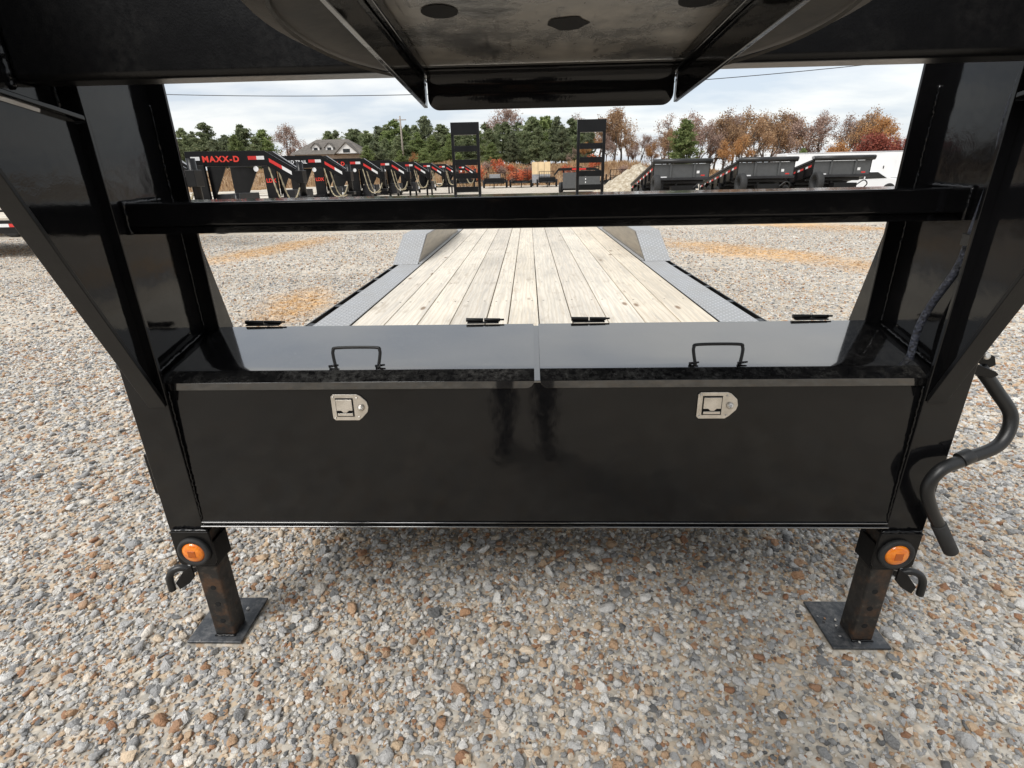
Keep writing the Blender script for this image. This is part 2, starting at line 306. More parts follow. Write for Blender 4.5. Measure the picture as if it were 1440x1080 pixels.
# ------------------------------------------------------------------ mesh helpers
class MB:
    def __init__(s): s.v = []; s.f = []
    def add(s, vs, fs):
        o = len(s.v); s.v += [tuple(p) for p in vs]; s.f += [tuple(i+o for i in f) for f in fs]; return s
    def box(s, x0, x1, y0, y1, z0, z1):
        return s.add([(x0,y0,z0),(x1,y0,z0),(x1,y1,z0),(x0,y1,z0),(x0,y0,z1),(x1,y0,z1),(x1,y1,z1),(x0,y1,z1)],
                     [(3,2,1,0),(4,5,6,7),(0,1,5,4),(1,2,6,5),(2,3,7,6),(3,0,4,7)])
    def hexa(s, a, b):      # two quads (lists of 4 points), joined
        return s.add(list(a)+list(b), [(3,2,1,0),(4,5,6,7),(0,1,5,4),(1,2,6,5),(2,3,7,6),(3,0,4,7)])
    def prism(s, poly, axis, a0, a1):   # poly in the two other axes (order x,y,z minus axis)
        n = len(poly)
        def P(p, a):
            return {'x': (a, p[0], p[1]), 'y': (p[0], a, p[1]), 'z': (p[0], p[1], a)}[axis]
        vs = [P(p, a0) for p in poly]+[P(p, a1) for p in poly]
        fs = [tuple(range(n-1, -1, -1)), tuple(range(n, 2*n))]+[(i, (i+1) % n, n+(i+1) % n, n+i) for i in range(n)]
        return s.add(vs, fs)
    def tube(s, pts, r, n=10, cap=True):
        pts = [Vector(p) for p in pts]; k = len(pts); vs = []; fs = []
        rr = r if isinstance(r, (list, tuple)) else [r]*k
        up = Vector((0.137, 0.21, 0.967)); prev = None
        for i, p in enumerate(pts):
            d = (pts[min(i+1, k-1)]-pts[max(i-1, 0)]).normalized()
            if prev is None:
                a = d.cross(up)
                if a.length < 0.05: a = d.cross(Vector((1, 0, 0)))
            else: a = prev-d*prev.dot(d)
            a.normalize(); prev = a; b = d.cross(a)
            for j in range(n):
                q = 2*math.pi*j/n; vs.append(p+(a*math.cos(q)+b*math.sin(q))*rr[i])
        for i in range(k-1):
            for j in range(n):
                fs.append((i*n+j, i*n+(j+1) % n, (i+1)*n+(j+1) % n, (i+1)*n+j))
        if cap: fs += [tuple(range(n-1, -1, -1)), tuple(range((k-1)*n, k*n))]
        return s.add(vs, fs)
    def lathe(s, prof, centre, axis='z', n=40):  # prof: closed list of (r, h)
        vs = []; fs = []; k = len(prof); c = Vector(centre)
        for j in range(n):
            q = 2*math.pi*j/n; ca, sa = math.cos(q), math.sin(q)
            for r, h in prof:
                vs.append(c+{'z': Vector((r*ca, r*sa, h)), 'y': Vector((r*ca, h, r*sa)), 'x': Vector((h, r*ca, r*sa))}[axis])
        for j in range(n):
            for i in range(k):
                fs.append((j*k+i, ((j+1) % n)*k+i, ((j+1) % n)*k+(i+1) % k, j*k+(i+1) % k))
        return s.add(vs, fs)
    def build(s, name, mat, parent=None, off=(0, 0, 0), bevel=0.0, smooth=False, seg=2):
        me = bpy.data.meshes.new(name)
        me.from_pydata([(x-off[0], y-off[1], z-off[2]) for x, y, z in s.v], [], s.f); me.validate(); me.update()
        bm = bmesh.new(); bm.from_mesh(me); bmesh.ops.recalc_face_normals(bm, faces=bm.faces); bm.to_mesh(me); bm.free()
        if smooth: me.shade_smooth()
        me.materials.append(M[mat] if isinstance(mat, str) else mat)
        o = bpy.data.objects.new(name, me); col.objects.link(o)
        if parent is not None: o.parent = parent
        if bevel:
            b = o.modifiers.new('bevel', 'BEVEL'); b.width = bevel; b.segments = seg; b.limit_method = 'ANGLE'; b.angle_limit = R(40)
            if smooth is False:
                me.shade_smooth()
                try: b.harden_normals = True
                except Exception: pass
        return o
def smooth_path(pts, n=6):   # Catmull-Rom
    P = [Vector(p) for p in pts]; P = [P[0]*2-P[1]]+P+[P[-1]*2-P[-2]]; out = []
    for i in range(1, len(P)-2):
        for k in range(n):
            u = k/n; a, b, c, d = P[i-1], P[i], P[i+1], P[i+2]
            out.append(0.5*((2*b)+(c-a)*u+(2*a-5*b+4*c-d)*u*u+(3*b-a-3*c+d)*u**3))
    out.append(P[-2]); return out
def thing(name, label, cat, loc=(0, 0, 0), rz=0.0, group=None):
    o = bpy.data.objects.new(name, None); col.objects.link(o); o.location = loc; o.rotation_euler = (0, 0, rz); o.empty_display_size = 0.2
    return tag(o, label, cat, group)
def tag(o, label, cat, group=None):
    o['label'] = label; o['category'] = cat
    if group: o['group'] = group
    return o
def struct(o): o['kind'] = 'structure'; return o
def copy_tree(o, parent=None):
    c = o.copy(); col.objects.link(c); c.parent = parent
    for ch in list(o.children): copy_tree(ch, c)
    return c
def text_mesh(name, body, size, mat, parent, mw, extrude=0.002, bold=0.0, spacing=1.0):
    cu = bpy.data.curves.new(name, 'FONT'); cu.body = body; cu.size = size; cu.extrude = extrude; cu.align_x = 'LEFT'; cu.offset = bold; cu.space_character = spacing
    to = bpy.data.objects.new(name+'_tmp', cu); col.objects.link(to)
    dg = bpy.context.evaluated_depsgraph_get(); me = bpy.data.meshes.new_from_object(to.evaluated_get(dg))
    bpy.data.objects.remove(to)
    me.materials.clear(); me.materials.append(M[mat])
    o = bpy.data.objects.new(name, me); col.objects.link(o); o.parent = parent; o.matrix_local = mw
    return o

# ================================================================== SETTING
g = MB().add([(-900, -300, 0), (900, -300, 0), (900, 1500, 0), (-900, 1500, 0)], [(0, 1, 2, 3)]).build('gravel_ground', 'ground'); struct(g)

# slope behind the yard
nx, ny = 90, 26; vs = []; fs = []
for j in range(ny):
    for i in range(nx):
        x = -150+300*i/(nx-1); y = 66+90*j/(ny-1)
        u = min(1, max(0, (y-67)/18)); h = (u*u*(3-2*u))*(2.6 if x < 12 else max(0.5, 2.6-(x-12)*0.12))
        h += 0.25*math.sin(x*0.31+y*0.2)*u+0.3*math.sin(x*0.11-y*0.17)*u
        vs.append((x, y, h-0.12 if u > 0 else -0.12))
for j in range(ny-1):
    for i in range(nx-1): fs.append((j*nx+i, j*nx+i+1, (j+1)*nx+i+1, (j+1)*nx+i))
hill = MB().add(vs, fs).build('brushy_hill', 'hill', smooth=True); struct(hill)
def hill_z(x, y):
    u = min(1, max(0, (y-67)/18)); h = (u*u*(3-2*u))*(2.6 if x < 12 else max(0.5, 2.6-(x-12)*0.12))
    h += 0.25*math.sin(x*0.31+y*0.2)*u+0.3*math.sin(x*0.11-y*0.17)*u
    return max(0, h-0.12)

# ------------------------------------------------------------------ gravel stones (instanced)
src = bpy.data.collections.new('stone_sources')
for k in range(10):
    bm = bmesh.new(); n = 15+3*(k % 4)
    a, b, c = 1.0, random.uniform(0.6, 0.95), random.uniform(0.42, 0.7)
    for i in range(n):
        d = Vector((random.gauss(0, 1), random.gauss(0, 1), random.gauss(0, 1))).normalized()
        pw = 0.8; d = Vector([math.copysign(abs(q)**pw, q) for q in d])
        bm.verts.new((d.x*a, d.y*b, d.z*c))
    bmesh.ops.convex_hull(bm, input=bm.verts); bmesh.ops.delete(bm, geom=[v_ for v_ in bm.verts if not v_.link_faces], context='VERTS')
    me = bpy.data.meshes.new('stone'); bm.to_mesh(me); bm.free(); me.materials.append(M['stone'])
    if k % 3 == 0:
        me.shade_smooth()
    src.objects.link(bpy.data.objects.new('stone_source', me))
def stone_pts():
    P = []; S = []
    def field(n, ylo, yhi, smed, ssig, smax):
        y = np.sqrt(rng.uniform(ylo**2, yhi**2, n)); w = 1.12*y+0.45; x = rng.uniform(-1, 1, n)*w
        s = np.minimum(np.exp(rng.normal(math.log(smed), ssig, n)), smax)
        # thin out in patches where sandy fines show
        f = np.sin(x*2.1+1.3*np.sin(y*1.7))+np.sin(y*2.7-x*1.1+0.8)+0.6*np.sin(x*5.1+y*3.3)
        keep = rng.random(n) < np.where(f > 1.0, 0.66, 1.0)
        P.append(np.stack([x, y, np.zeros(n)], 1)[keep]); S.append(s[keep])
    field(78000, 0.55, 2.3, 0.0059, 0.45, 0.023)
    field(70000, 2.3, 4.6, 0.0079, 0.42, 0.022)
    field(52000, 4.6, 8.0, 0.0098, 0.38, 0.022)
    field(75000, 8.0, 14.0, 0.0115, 0.36, 0.024)
    field(1700, 0.55, 3.4, 0.0175, 0.26, 0.032)
    return np.concatenate(P), np.concatenate(S)
sp, ss = stone_pts()
sp[:, 2] = ss*rng.uniform(0.0, 0.42, len(ss))
on_plate = (((np.abs(sp[:, 0]+1.022) < 0.10) | (np.abs(sp[:, 0]-0.985) < 0.10))) & (sp[:, 1] > 1.195) & (sp[:, 1] < 1.41)
sp[on_plate, 2] = -0.03
ip = np.flatnonzero(on_plate); keep_on = ip[rng.permutation(len(ip))[:26]]; keep_on = keep_on[ss[keep_on] < 0.009]; sp[keep_on, 2] = 0.0125+ss[keep_on]*0.45
me = bpy.data.meshes.new('gravel_points'); me.vertices.add(len(sp)); me.vertices.foreach_set('co', sp.astype(np.float32).ravel())
at = me.attributes.new('scl', 'FLOAT', 'POINT'); at.data.foreach_set('value', ss.astype(np.float32))
rot = np.stack([rng.normal(0, 0.35, len(ss)), rng.normal(0, 0.35, len(ss)), rng.uniform(0, 6.283, len(ss))], 1)
at = me.attributes.new('rot', 'FLOAT_VECTOR', 'POINT'); at.data.foreach_set('vector', rot.astype(np.float32).ravel())
gr = bpy.data.objects.new('loose_gravel', me); col.objects.link(gr)
gr['kind'] = 'stuff'; gr['label'] = 'loose grey and rust brown gravel stones covering the yard'; gr['category'] = 'gravel'
ng = bpy.data.node_groups.new('scatter_stones', 'GeometryNodeTree')
ng.interface.new_socket('Geometry', in_out='INPUT', socket_type='NodeSocketGeometry'); ng.interface.new_socket('Geometry', in_out='OUTPUT', socket_type='NodeSocketGeometry')
gi = ng.nodes.new('NodeGroupInput'); go = ng.nodes.new('NodeGroupOutput'); iop = ng.nodes.new('GeometryNodeInstanceOnPoints')
ci = ng.nodes.new('GeometryNodeCollectionInfo'); ci.inputs['Collection'].default_value = src; ci.inputs['Separate Children'].default_value = True; ci.inputs['Reset Children'].default_value = True
m2p = ng.nodes.new('GeometryNodeMeshToPoints')
na = ng.nodes.new('GeometryNodeInputNamedAttribute'); na.data_type = 'FLOAT'; na.inputs['Name'].default_value = 'scl'
nb = ng.nodes.new('GeometryNodeInputNamedAttribute'); nb.data_type = 'FLOAT_VECTOR'; nb.inputs['Name'].default_value = 'rot'
e2r = ng.nodes.new('FunctionNodeEulerToRotation')
L = ng.links.new
L(gi.outputs[0], m2p.inputs['Mesh']); L(m2p.outputs[0], iop.inputs['Points']); L(ci.outputs[0], iop.inputs['Instance'])
iop.inputs['Pick Instance'].default_value = True
L(na.outputs['Attribute'], iop.inputs['Scale']); L(nb.outputs['Attribute'], e2r.inputs[0]); L(e2r.outputs[0], iop.inputs['Rotation'])
L(iop.outputs[0], go.inputs[0])
md = gr.modifiers.new('scatter', 'NODES'); md.node_group = ng

# ================================================================== THE NEAR TRAILER
OFF = (0, 1.3, 0)
T = thing('gooseneck_trailer', 'black gooseneck car hauler trailer with pine plank deck, front toolbox and drop legs', 'trailer', OFF)
def part(mb, name, mat, parent=None, bevel=0.003, smooth=False, seg=2):
    return mb.build(name, mat, parent or T, OFF, bevel, smooth, seg)
def weld(pts, parent, r=0.005):
    P = []; rr = []
    pts = [Vector(p) for p in pts]
    for a, b in zip(pts[:-1], pts[1:]):
        n = max(2, int((b-a).length/0.006))
        for i in range(n):
            P.append(a.lerp(b, i/n)+Vector((random.gauss(0, .0007), random.gauss(0, .0007), random.gauss(0, .0007))))
            rr.append(r*(0.75+0.35*(i % 2))*random.uniform(0.8, 1.2))
    P.append(pts[-1]); rr.append(r)
    return part(MB().tube(P, rr, 7), 'weld_bead', 'gloss', parent, 0, True)
LIDR, LIDF = (1.530, 0.948), (1.232, 0.8828)     # lid rear and front edge (Y, Z)
XI, XO, XW = 0.955, 1.056, 1.0055               # post flange inner / outer edge, web
for s in (-1, 1):
    # upright I-beam post, its front flange running down to the jack
    mb = MB()
    def xb(a, b, y0, y1, z0, z1): mb.box(min(s*a, s*b), max(s*a, s*b), y0, y1, z0, z1)
    xb(XI, XO, 1.215, 1.2265, 0.432, 1.80); xb(XI, XO, 1.509, 1.5195, 0.40, 1.80)
    xb(XW-0.004, XW+0.004, 1.2255, 1.510, 0.40, 1.80)
    post = part(mb, 'upright_post', 'gloss', bevel=0.0025)
    weld([(s*(XW-0.006), 1.229, 0.86), (s*(XW-0.006), 1.229, 1.55)], post, 0.004)
    weld([(s*(XW-0.006), 1.506, 0.95), (s*(XW-0.006), 1.506, 1.55)], post, 0.004)
    weld([(s*(XW-0.008), 1.24, 0.892), (s*(XW-0.008), 1.50, 0.944)], post, 0.0045)
    # rear stiffener behind the post
    mb = MB(); mb.prism([(1.521, 0.62), (1.70, 0.62), (1.521, 1.30)], 'x', s*0.975, s*0.985); part(mb, 'rear_gusset', 'gloss', bevel=0.001)
    # neck rail: I-beam running forward over the camera, bottom flange climbing gently
    def zb(y): return 1.486+(1.2265-y)*0.16
    mb = MB()
    def sl(x0, x1, z0, z1, y0=-1.15, y1=1.2145):
        a, b = sorted((s*x0, s*x1))
        mb.hexa([(a, y0, zb(y0)+z0), (b, y0, zb(y0)+z0), (b, y0, zb(y0)+z1), (a, y0, zb(y0)+z1)], [(a, y1, zb(y1)+z0), (b, y1, zb(y1)+z0), (b, y1, zb(y1)+z1), (a, y1, zb(y1)+z1)])
    sl(XI, XO, 0.0, 0.010); sl(XI, XO, 0.295, 0.305); sl(XW-0.004, XW+0.004, 0.009, 0.296)
    neck = part(mb, 'neck_rail', 'gloss', bevel=0.002)
    weld([(s*(XW-0.006), 1.2095, 1.50), (s*(XW-0.006), 1.2095, 1.56)], neck, 0.0055)
    weld([(s*(XW-0.006), 1.1125, 1.535), (s*(XW-0.006), 1.1125, 1.79)], neck, 0.0065)
    # gusset plate under the neck with a flat bar along its sloping edge
    mb = MB(); mb.prism([(1.2145, 0.852), (1.2145, 1.483), (0.948, 1.525)], 'x', s*0.978, s*0.986); gus = part(mb, 'gusset_plate', 'gloss', bevel=0)
    a, b = sorted((s*0.957, s*1.004)); p0 = (1.2135, 0.822); p1 = (0.930, 1.528); nrm = Vector((-(p1[1]-p0[1]), p1[0]-p0[0])).normalized()*-0.009
    if nrm.x > 0: nrm = -nrm
    mb = MB().hexa([(a, p0[0], p0[1]+0.018), (b, p0[0], p0[1]+0.018), (b, p1[0], p1[1]), (a, p1[0], p1[1])],
                   [(a, p0[0]+nrm.x+0.004, p0[1]+0.004+nrm.y), (b, p0[0]+nrm.x+0.004, p0[1]+0.004+nrm.y), (b, p1[0]+nrm.x, p1[1]+nrm.y), (a, p1[0]+nrm.x, p1[1]+nrm.y)])
    part(mb, 'gusset_edge_bar', 'satin', gus, bevel=0.0015)
    weld([(s*0.992, 1.211, 0.90), (s*0.992, 1.211, 1.48)], gus, 0.005)

# big cross beam between the neck rails
mb = MB().box(-1.001, 1.001, 1.118, 1.200, 1.548, 1.83); part(mb, 'cross_beam', 'satin', bevel=0.014, seg=4)
mb = MB().box(-1.001, 1.001, -1.15, -1.07, 1.90, 2.06); part(mb, 'front_cross_beam', 'satin', bevel=0.01)
mb = MB().box(-0.20, 0.20, -1.07, -0.40, 1.60, 1.76); part(mb, 'coupler_housing', 'satin', bevel=0.01)
# brace bar across the opening: a wide flat channel
mb = MB().box(-1.001, 1.001, 1.312, 1.505, 1.262, 1.3175); bar = part(mb, 'brace_bar', 'gloss', bevel=0.006, seg=3)
mb = MB().box(-1.001, 1.001, 1.326, 1.505, 1.2435, 1.2615); part(mb, 'brace_bar_lower_lip', 'gloss', bar, bevel=0.003)
mb = MB().box(-0.953, 0.953, 1.5055, 1.548, 1.2435, 1.2515); part(mb, 'brace_bar_added_leg', 'gloss', bar, bevel=0.001)  # unseen leg added to widen the bar's dark reflection on the lid
for s in (-1, 1): weld([(s*0.997, 1.309, 1.245), (s*0.997, 1.309, 1.318), (s*0.997, 1.45, 1.322)], bar, 0.006)

# toolbox between the posts
mb = MB()
PB, PT = 1.2172, 1.2368     # panel leans back a little: Y at its bottom and top
mb.hexa([(-1.0, PB, 0.451), (1.0, PB, 0.451), (1.0, PB+0.004, 0.451), (-1.0, PB+0.004, 0.451)], [(-1.0, PT, 0.872), (1.0, PT, 0.872), (1.0, PT+0.004, 0.872), (-1.0, PT+0.004, 0.872)])
toolbox = part(mb, 'toolbox', 'gloss', bevel=0)
part(MB().box(-1.000, 1.000, 1.505, 1.508, 0.451, 0.935), 'toolbox_back', 'gloss', toolbox, bevel=0)
part(MB().box(-1.000, 1.000, PB+0.005, 1.5045, 0.4515, 0.4555), 'toolbox_floor', 'gloss', toolbox, bevel=0)
mb = MB().box(-0.9545, 0.9545, 1.205, 1.2165, 0.4515, 0.4560); part(mb, 'bottom_lip', 'lid', toolbox, bevel=0.0016)
mb = MB().box(-0.9545, 0.9545, 1.2128, 1.2166, 0.4605, 0.4640); part(mb, 'bottom_lip', 'lid', toolbox, bevel=0.0012)
for s in (-1, 1): weld([(s*0.953, 1.2175, 0.47), (s*0.953, 1.2270, 0.86)], toolbox, 0.0028)
BEND = (1.272, 0.8998)     # main sheet down to here, then the front edge rolls over
LPROF = [LIDR, (1.46, 0.9355), (1.39, 0.9225), (1.33, 0.9112), (1.292, 0.9040), BEND, (1.268, 0.8985), (1.258, 0.8943), (1.245, 0.8885), LIDF]
def lid_pt(x, y, dn=0.0):
    u = (y-BEND[0])/(LIDR[0]-BEND[0]); z = BEND[1]+u*(LIDR[1]-BEND[1])
    if y < BEND[0]: z = np.interp(y, [p[0] for p in LPROF[::-1]], [p[1] for p in LPROF[::-1]])
    return (x, y-0.19*dn, float(z)+0.98*dn)
for s in (-1, 1): # ledges beside the lids, welded to the post web
    mb = MB(); a, b = sorted((s*0.9625, s*1.001))
    mb.hexa([lid_pt(a, 1.236, -.008), lid_pt(b, 1.236, -.008), lid_pt(b, 1.53, -.008), lid_pt(a, 1.53, -.008)], [lid_pt(a, 1.236, -.003), lid_pt(b, 1.236, -.003), lid_pt(b, 1.53, -.003), lid_pt(a, 1.53, -.003)])
    part(mb, 'side_ledge', 'gloss', toolbox, bevel=0.001)
mb = MB(); mb.hexa([lid_pt(-.03, 1.236, -.012), lid_pt(.03, 1.236, -.012), lid_pt(.03, 1.528, -.012), lid_pt(-.03, 1.528, -.012)], [lid_pt(-.03, 1.236, -.005), lid_pt(.03, 1.236, -.005), lid_pt(.03, 1.528, -.005), lid_pt(-.03, 1.528, -.005)])
part(mb, 'centre_strap', 'lid', toolbox, bevel=0.001)
for (xa, xb_) , hx, hinges in (((-0.960, -0.0065), (-0.533, -0.410), ((-0.888, -0.777), (-0.209, -0.106))), ((0.0085, 0.960), (0.403, 0.526), ((0.108, 0.211), (0.762, 0.866)))):
    nseg = 30; top = []; mb = MB()
    # top sheet with a very slight oil-canning wobble
    n_x, n_y = 40, len(LPROF); vs = []; fs = []
    for j in range(n_y):
        for i in range(n_x):
            x = xa+(xb_-xa)*i/(n_x-1); wob = 0.0005*math.sin(x*9+1)*math.sin(j*1.1)*(j < 5)
            vs.append((x, LPROF[j][0], LPROF[j][1]+wob))
    for j in range(n_y-1):
        for i in range(n_x-1): fs.append((j*n_x+i, j*n_x+i+1, (j+1)*n_x+i+1, (j+1)*n_x+i))
    mb.add(vs, fs)
    lid = mb.build('toolbox_lid', 'lid', T, OFF, 0, True)
    so = lid.modifiers.new('thickness', 'SOLIDIFY'); so.thickness = 0.003; so.offset = -1
    lid.data.materials.append(M['strip']); n_q = n_x-1
    for p_ in lid.data.polygons:
        if p_.center.z < BEND[1]-0.0002: p_.material_index = 1
    es = lid.modifiers.new('split', 'EDGE_SPLIT'); es.split_angle = R(40)
    # folded front lip with a rounded inner lower corner
    cx = xb_ if xa < 0 else xa; ex = xa if xa < 0 else xb_; sg = 1 if xa < 0 else -1
    zt, zb_ = LIDF[1]-0.001, LIDF[1]-0.0215
    poly = [(ex, zt), (ex, zb_)]+[(cx-sg*0.022+sg*0.022*math.sin(q), zb_+0.0195*(1-math.cos(q))) for q in [math.pi/2*i/6 for i in range(7)]]+[(cx, zt)]
    mb = MB().prism(poly, 'y', LIDF[0]-0.001, LIDF[0]+0.0025); part(mb, 'front_lip', 'lip', lid, bevel=0.0008)
    # grab handle: a bent rod
    yb = 1.284
    b0 = Vector(lid_pt(hx[0], yb)); b1 = Vector(lid_pt(hx[1], yb)); up = Vector((0, 0.014, 0.050))
    pts = [b0+Vector((0.006, 0, -.004)), b0+up*0.55, b0+up*0.86, b0+up+Vector((0.012, 0, 0)), b1+up+Vector((-0.012, 0, 0)), b1+up*0.86, b1+up*0.55, b1+Vector((-0.006, 0, -.004))]
    part(MB().tube(smooth_path(pts, 5), 0.0042, 10), 'grab_handle', 'black_plastic', lid, 0, True)
    for bb in (b0, b1):
        part(MB().tube([bb+Vector((-0.012, -0.002, 0.004)), bb+Vector((0.013, 0.0, 0.007))], [0.004, 0.0025], 7), 'handle_weld', 'gloss', lid, 0, True)
    for h0, h1 in hinges:
        mb = MB().tube([(h0, 1.541, 0.959), (h0+(h1-h0)*0.5, 1.541, 0.958)], 0.0062, 10).tube([(h0+(h1-h0)*0.53, 1.541, 0.959), (h1, 1.541, 0.958)], 0.0052, 10).tube([(h1, 1.541, 0.959), (h1+0.012, 1.541, 0.959)], 0.003, 8)
        mb.box(h0+0.004, h1-0.004, 1.528, 1.543, 0.950, 0.9535)
        part(mb, 'hinge', 'black_plastic', lid, 0.0008, True)
# paddle latches
for x0, x1 in ((-0.533, -0.437), (0.407, 0.509)):
    w = x1-x0; zc = 0.811; h2 = 0.0360
    lat = thing('latch', '', ''); 
    for k in ('label', 'category'): del lat[k]
    lat.parent = T; lat.location = (x0+w/2, PB+(PT-PB)*(zc-0.451)/0.421-0.0006-OFF[1], zc); lat.rotation_euler = (-math.atan2(PT-PB, 0.421), 0, 0)
    W = w/2
    poly = [(-W, -h2+.006), (-W+.006, -h2), (W*0.42, -h2), (W*0.62, -h2*0.80), (W*0.93, -h2*0.35), (W, 0), (W*0.93, h2*0.45), (W*0.62, h2*0.88), (W*0.42, h2), (-W+.006, h2), (-W, h2-.006)]
    o = MB().prism(poly, 'y', -0.004, 0.0).build('escutcheon', 'steel', lat, bevel=0.0012)
    o = MB().box(-W*0.76, W*0.20, -0.0052, -0.0042, -h2*0.70, h2*0.72).build('recess', 'hole', lat)
    mb = MB().prism([(-W*0.72, h2*0.64), (W*0.15, h2*0.64), (W*0.15, -h2*0.20), (-W*0.06, -h2*0.20), (-W*0.18, -h2*0.36), (-W*0.36, -h2*0.36), (-W*0.48, -h2*0.20), (-W*0.72, -h2*0.20)], 'y', -0.0085, -0.0055)
    mb.build('paddle', 'steel', lat, bevel=0.0008)
    MB().box(-W*0.70, W*0.14, -0.0075, -0.0055, -h2*0.62, -h2*0.42).build('paddle_edge', 'steel', lat, bevel=0.0006)
    lk = MB().lathe([(0.0, -0.011), (0.0065, -0.011), (0.0085, -0.009), (0.0095, -0.0042), (0.0, -0.0042)], (W*0.60, 0, 0), 'y', 20).build('key_lock', 'steel', lat, smooth=True)
    MB().box(W*0.60-.0006, W*0.60+.0006, -0.0118, -0.0108, -0.004, 0.004).build('key_slot', 'hole', lk)
    for sx, sz in ((-W*0.86, h2*0.82), (W*0.42, h2*0.74), (-W*0.86, -h2*0.80), (W*0.45, -h2*0.72)):
        MB().lathe([(0, -0.0062), (0.0022, -0.0060), (0.0030, -0.0041), (0, -0.0041)], (sx, 0, sz), 'y', 10).build('rivet', 'steel', lat, smooth=True)

# drop legs, marker lights
for s in (-1, 1):
    cx, cy = s*0.997, 1.268; hw = 0.033
    mb = MB().box(cx-hw, cx+hw, cy-hw, cy+hw, 0.012, 0.46); leg = part(mb, 'drop_leg', 'tube', bevel=0.006, seg=3)
    mb = MB()
    for (x0, x1, y0, y1) in ((cx-hw-.008, cx+hw+.008, cy-hw-.008, cy-hw-.001), (cx-hw-.008, cx+hw+.008, cy+hw+.001, cy+hw+.008), (cx-hw-.008, cx-hw-.001, cy-hw-.001, cy+hw+.001), (cx+hw+.001, cx+hw+.008, cy-hw-.001, cy+hw+.001)):
        mb.box(x0, x1, y0, y1, 0.292, 0.375)
    part(mb, 'leg_sleeve', 'satin', leg, bevel=0.002)
    dx = 0.087; px = -1.022 if s < 0 else 0.985
    mb = MB().box(px-dx, px+dx, 1.208, 1.396, 0.004, 0.012)
    fp = part(mb, 'foot_plate', 'plate', leg, bevel=0.002); 
    weld([(cx-hw, cy-hw-.002, 0.014), (cx+hw, cy-hw-.002, 0.014)], leg, 0.004)
    for hz in (0.072, 0.140, 0.205):
        part(MB().lathe([(0, -0.0008), (0.0085, -0.0008), (0.0085, 0.001), (0, 0.001)], (cx-s*0.004, cy-hw, hz), 'y', 16), 'adjust_hole', 'hole', leg, 0)
    # spring pin bracket sticking out beside the leg
    bx = cx+s*(hw+0.003); zc = 0.272
    for ya, yb2 in ((1.224, 1.230), (1.292, 1.298)):
        part(MB().prism([(bx, zc+0.026), (bx+s*0.030, zc+0.004), (bx+s*0.064, zc-0.040), (bx+s*0.056, zc-0.064), (bx+s*0.020, zc-0.040), (bx, zc-0.016)], 'y', ya, yb2), 'pin_bracket', 'satin', leg, bevel=0.001)
    part(MB().tube([(bx-s*0.030, 1.261, zc+0.036), (bx+s*0.040, 1.261, zc+0.004)], 0.0200, 16), 'pull_pin', 'black_plastic', leg, 0.001, True)
    a = Vector((bx-s*0.012, 1.261, zc+0.0278)); b = Vector((bx+s*0.022, 1.261, zc+0.0122))
    part(MB().tube([a, b], 0.0207, 18), 'warning_label', 'white_tape', leg, 0, True)
    part(MB().tube([a-(b-a)*0.35, a], 0.0207, 18), 'warning_label', 'yellow', leg, 0, True)
    hp = [(bx+s*0.020, 1.240, zc+0.002), (bx+s*0.044, 1.234, zc+0.010), (bx+s*0.066, 1.228, zc+0.002), (bx+s*0.078, 1.225, zc-0.022), (bx+s*0.080, 1.224, zc-0.066)]
    part(MB().tube(smooth_path(hp, 5), 0.0105, 12), 'pull_handle', 'black_plastic', leg, 0.0, True)
    # marker light bracket at the foot of the front flange
    x0, x1 = sorted((s*0.938, s*1.050)); rr = 0.014
    poly = [(x0+rr, 0.318), (x1-rr, 0.318), (x1-rr*.3, 0.318+rr*.3), (x1, 0.318+rr), (x1, 0.430), (x0, 0.430), (x0, 0.318+rr), (x0+rr*.3, 0.318+rr*.3)]
    mb = MB().prism(poly, 'y', 1.205, 1.2135); mb.box(x0, x1, 1.203, 1.2265, 0.4305, 0.436)
    br = part(mb, 'light_bracket', 'satin', bevel=0.0012)
    weld([(x0+0.003, 1.210, 0.4375), (x1-0.003, 1.210, 0.4375)], br, 0.006)
    lx, lz = s*0.991, 0.370
    part(MB().lathe([(0.030, -0.001), (0.033, -0.010), (0.040, -0.0125), (0.046, -0.010), (0.0475, -0.001)], (lx, 1.205, lz), 'y', 32), 'light_grommet', 'rubber', br, 0, True)
    ml = part(MB().lathe([(0.0, -0.017), (0.014, -0.0165), (0.026, -0.0145), (0.0325, -0.0095), (0.0325, 0.0), (0.0, 0.0)], (lx, 1.205, lz), 'y', 32), 'marker_lens', 'amber', br, 0, True)
    part(MB().box(lx-0.011, lx+0.011, 1.1872, 1.1886, lz-0.011, lz+0.011), 'lens_emblem', 'amber_dark', br, 0.001)
part(MB().tube([(-1.056, 1.30, 0.905), (-1.125, 1.30, 0.905)], 0.011, 14), 'side_pin', 'black_plastic', None, 0.001, True)
# slotted tie plate on the outside of the left post
mb = MB().prism([(0.545, 0), (0.545, 0.012), (0.66, 0.012), (0.66, 0)], 'y', 0, 1)
mb = MB()
for z0, z1 in ((0.525, 0.545), (0.578, 0.600), (0.633, 0.655)): mb.box(-1.092, -1.0565, 1.262, 1.270, z0, z1)
mb.box(-1.104, -1.0925, 1.262, 1.270, 0.525, 0.655); part(mb, 'tie_plate', 'satin', bevel=0.002)

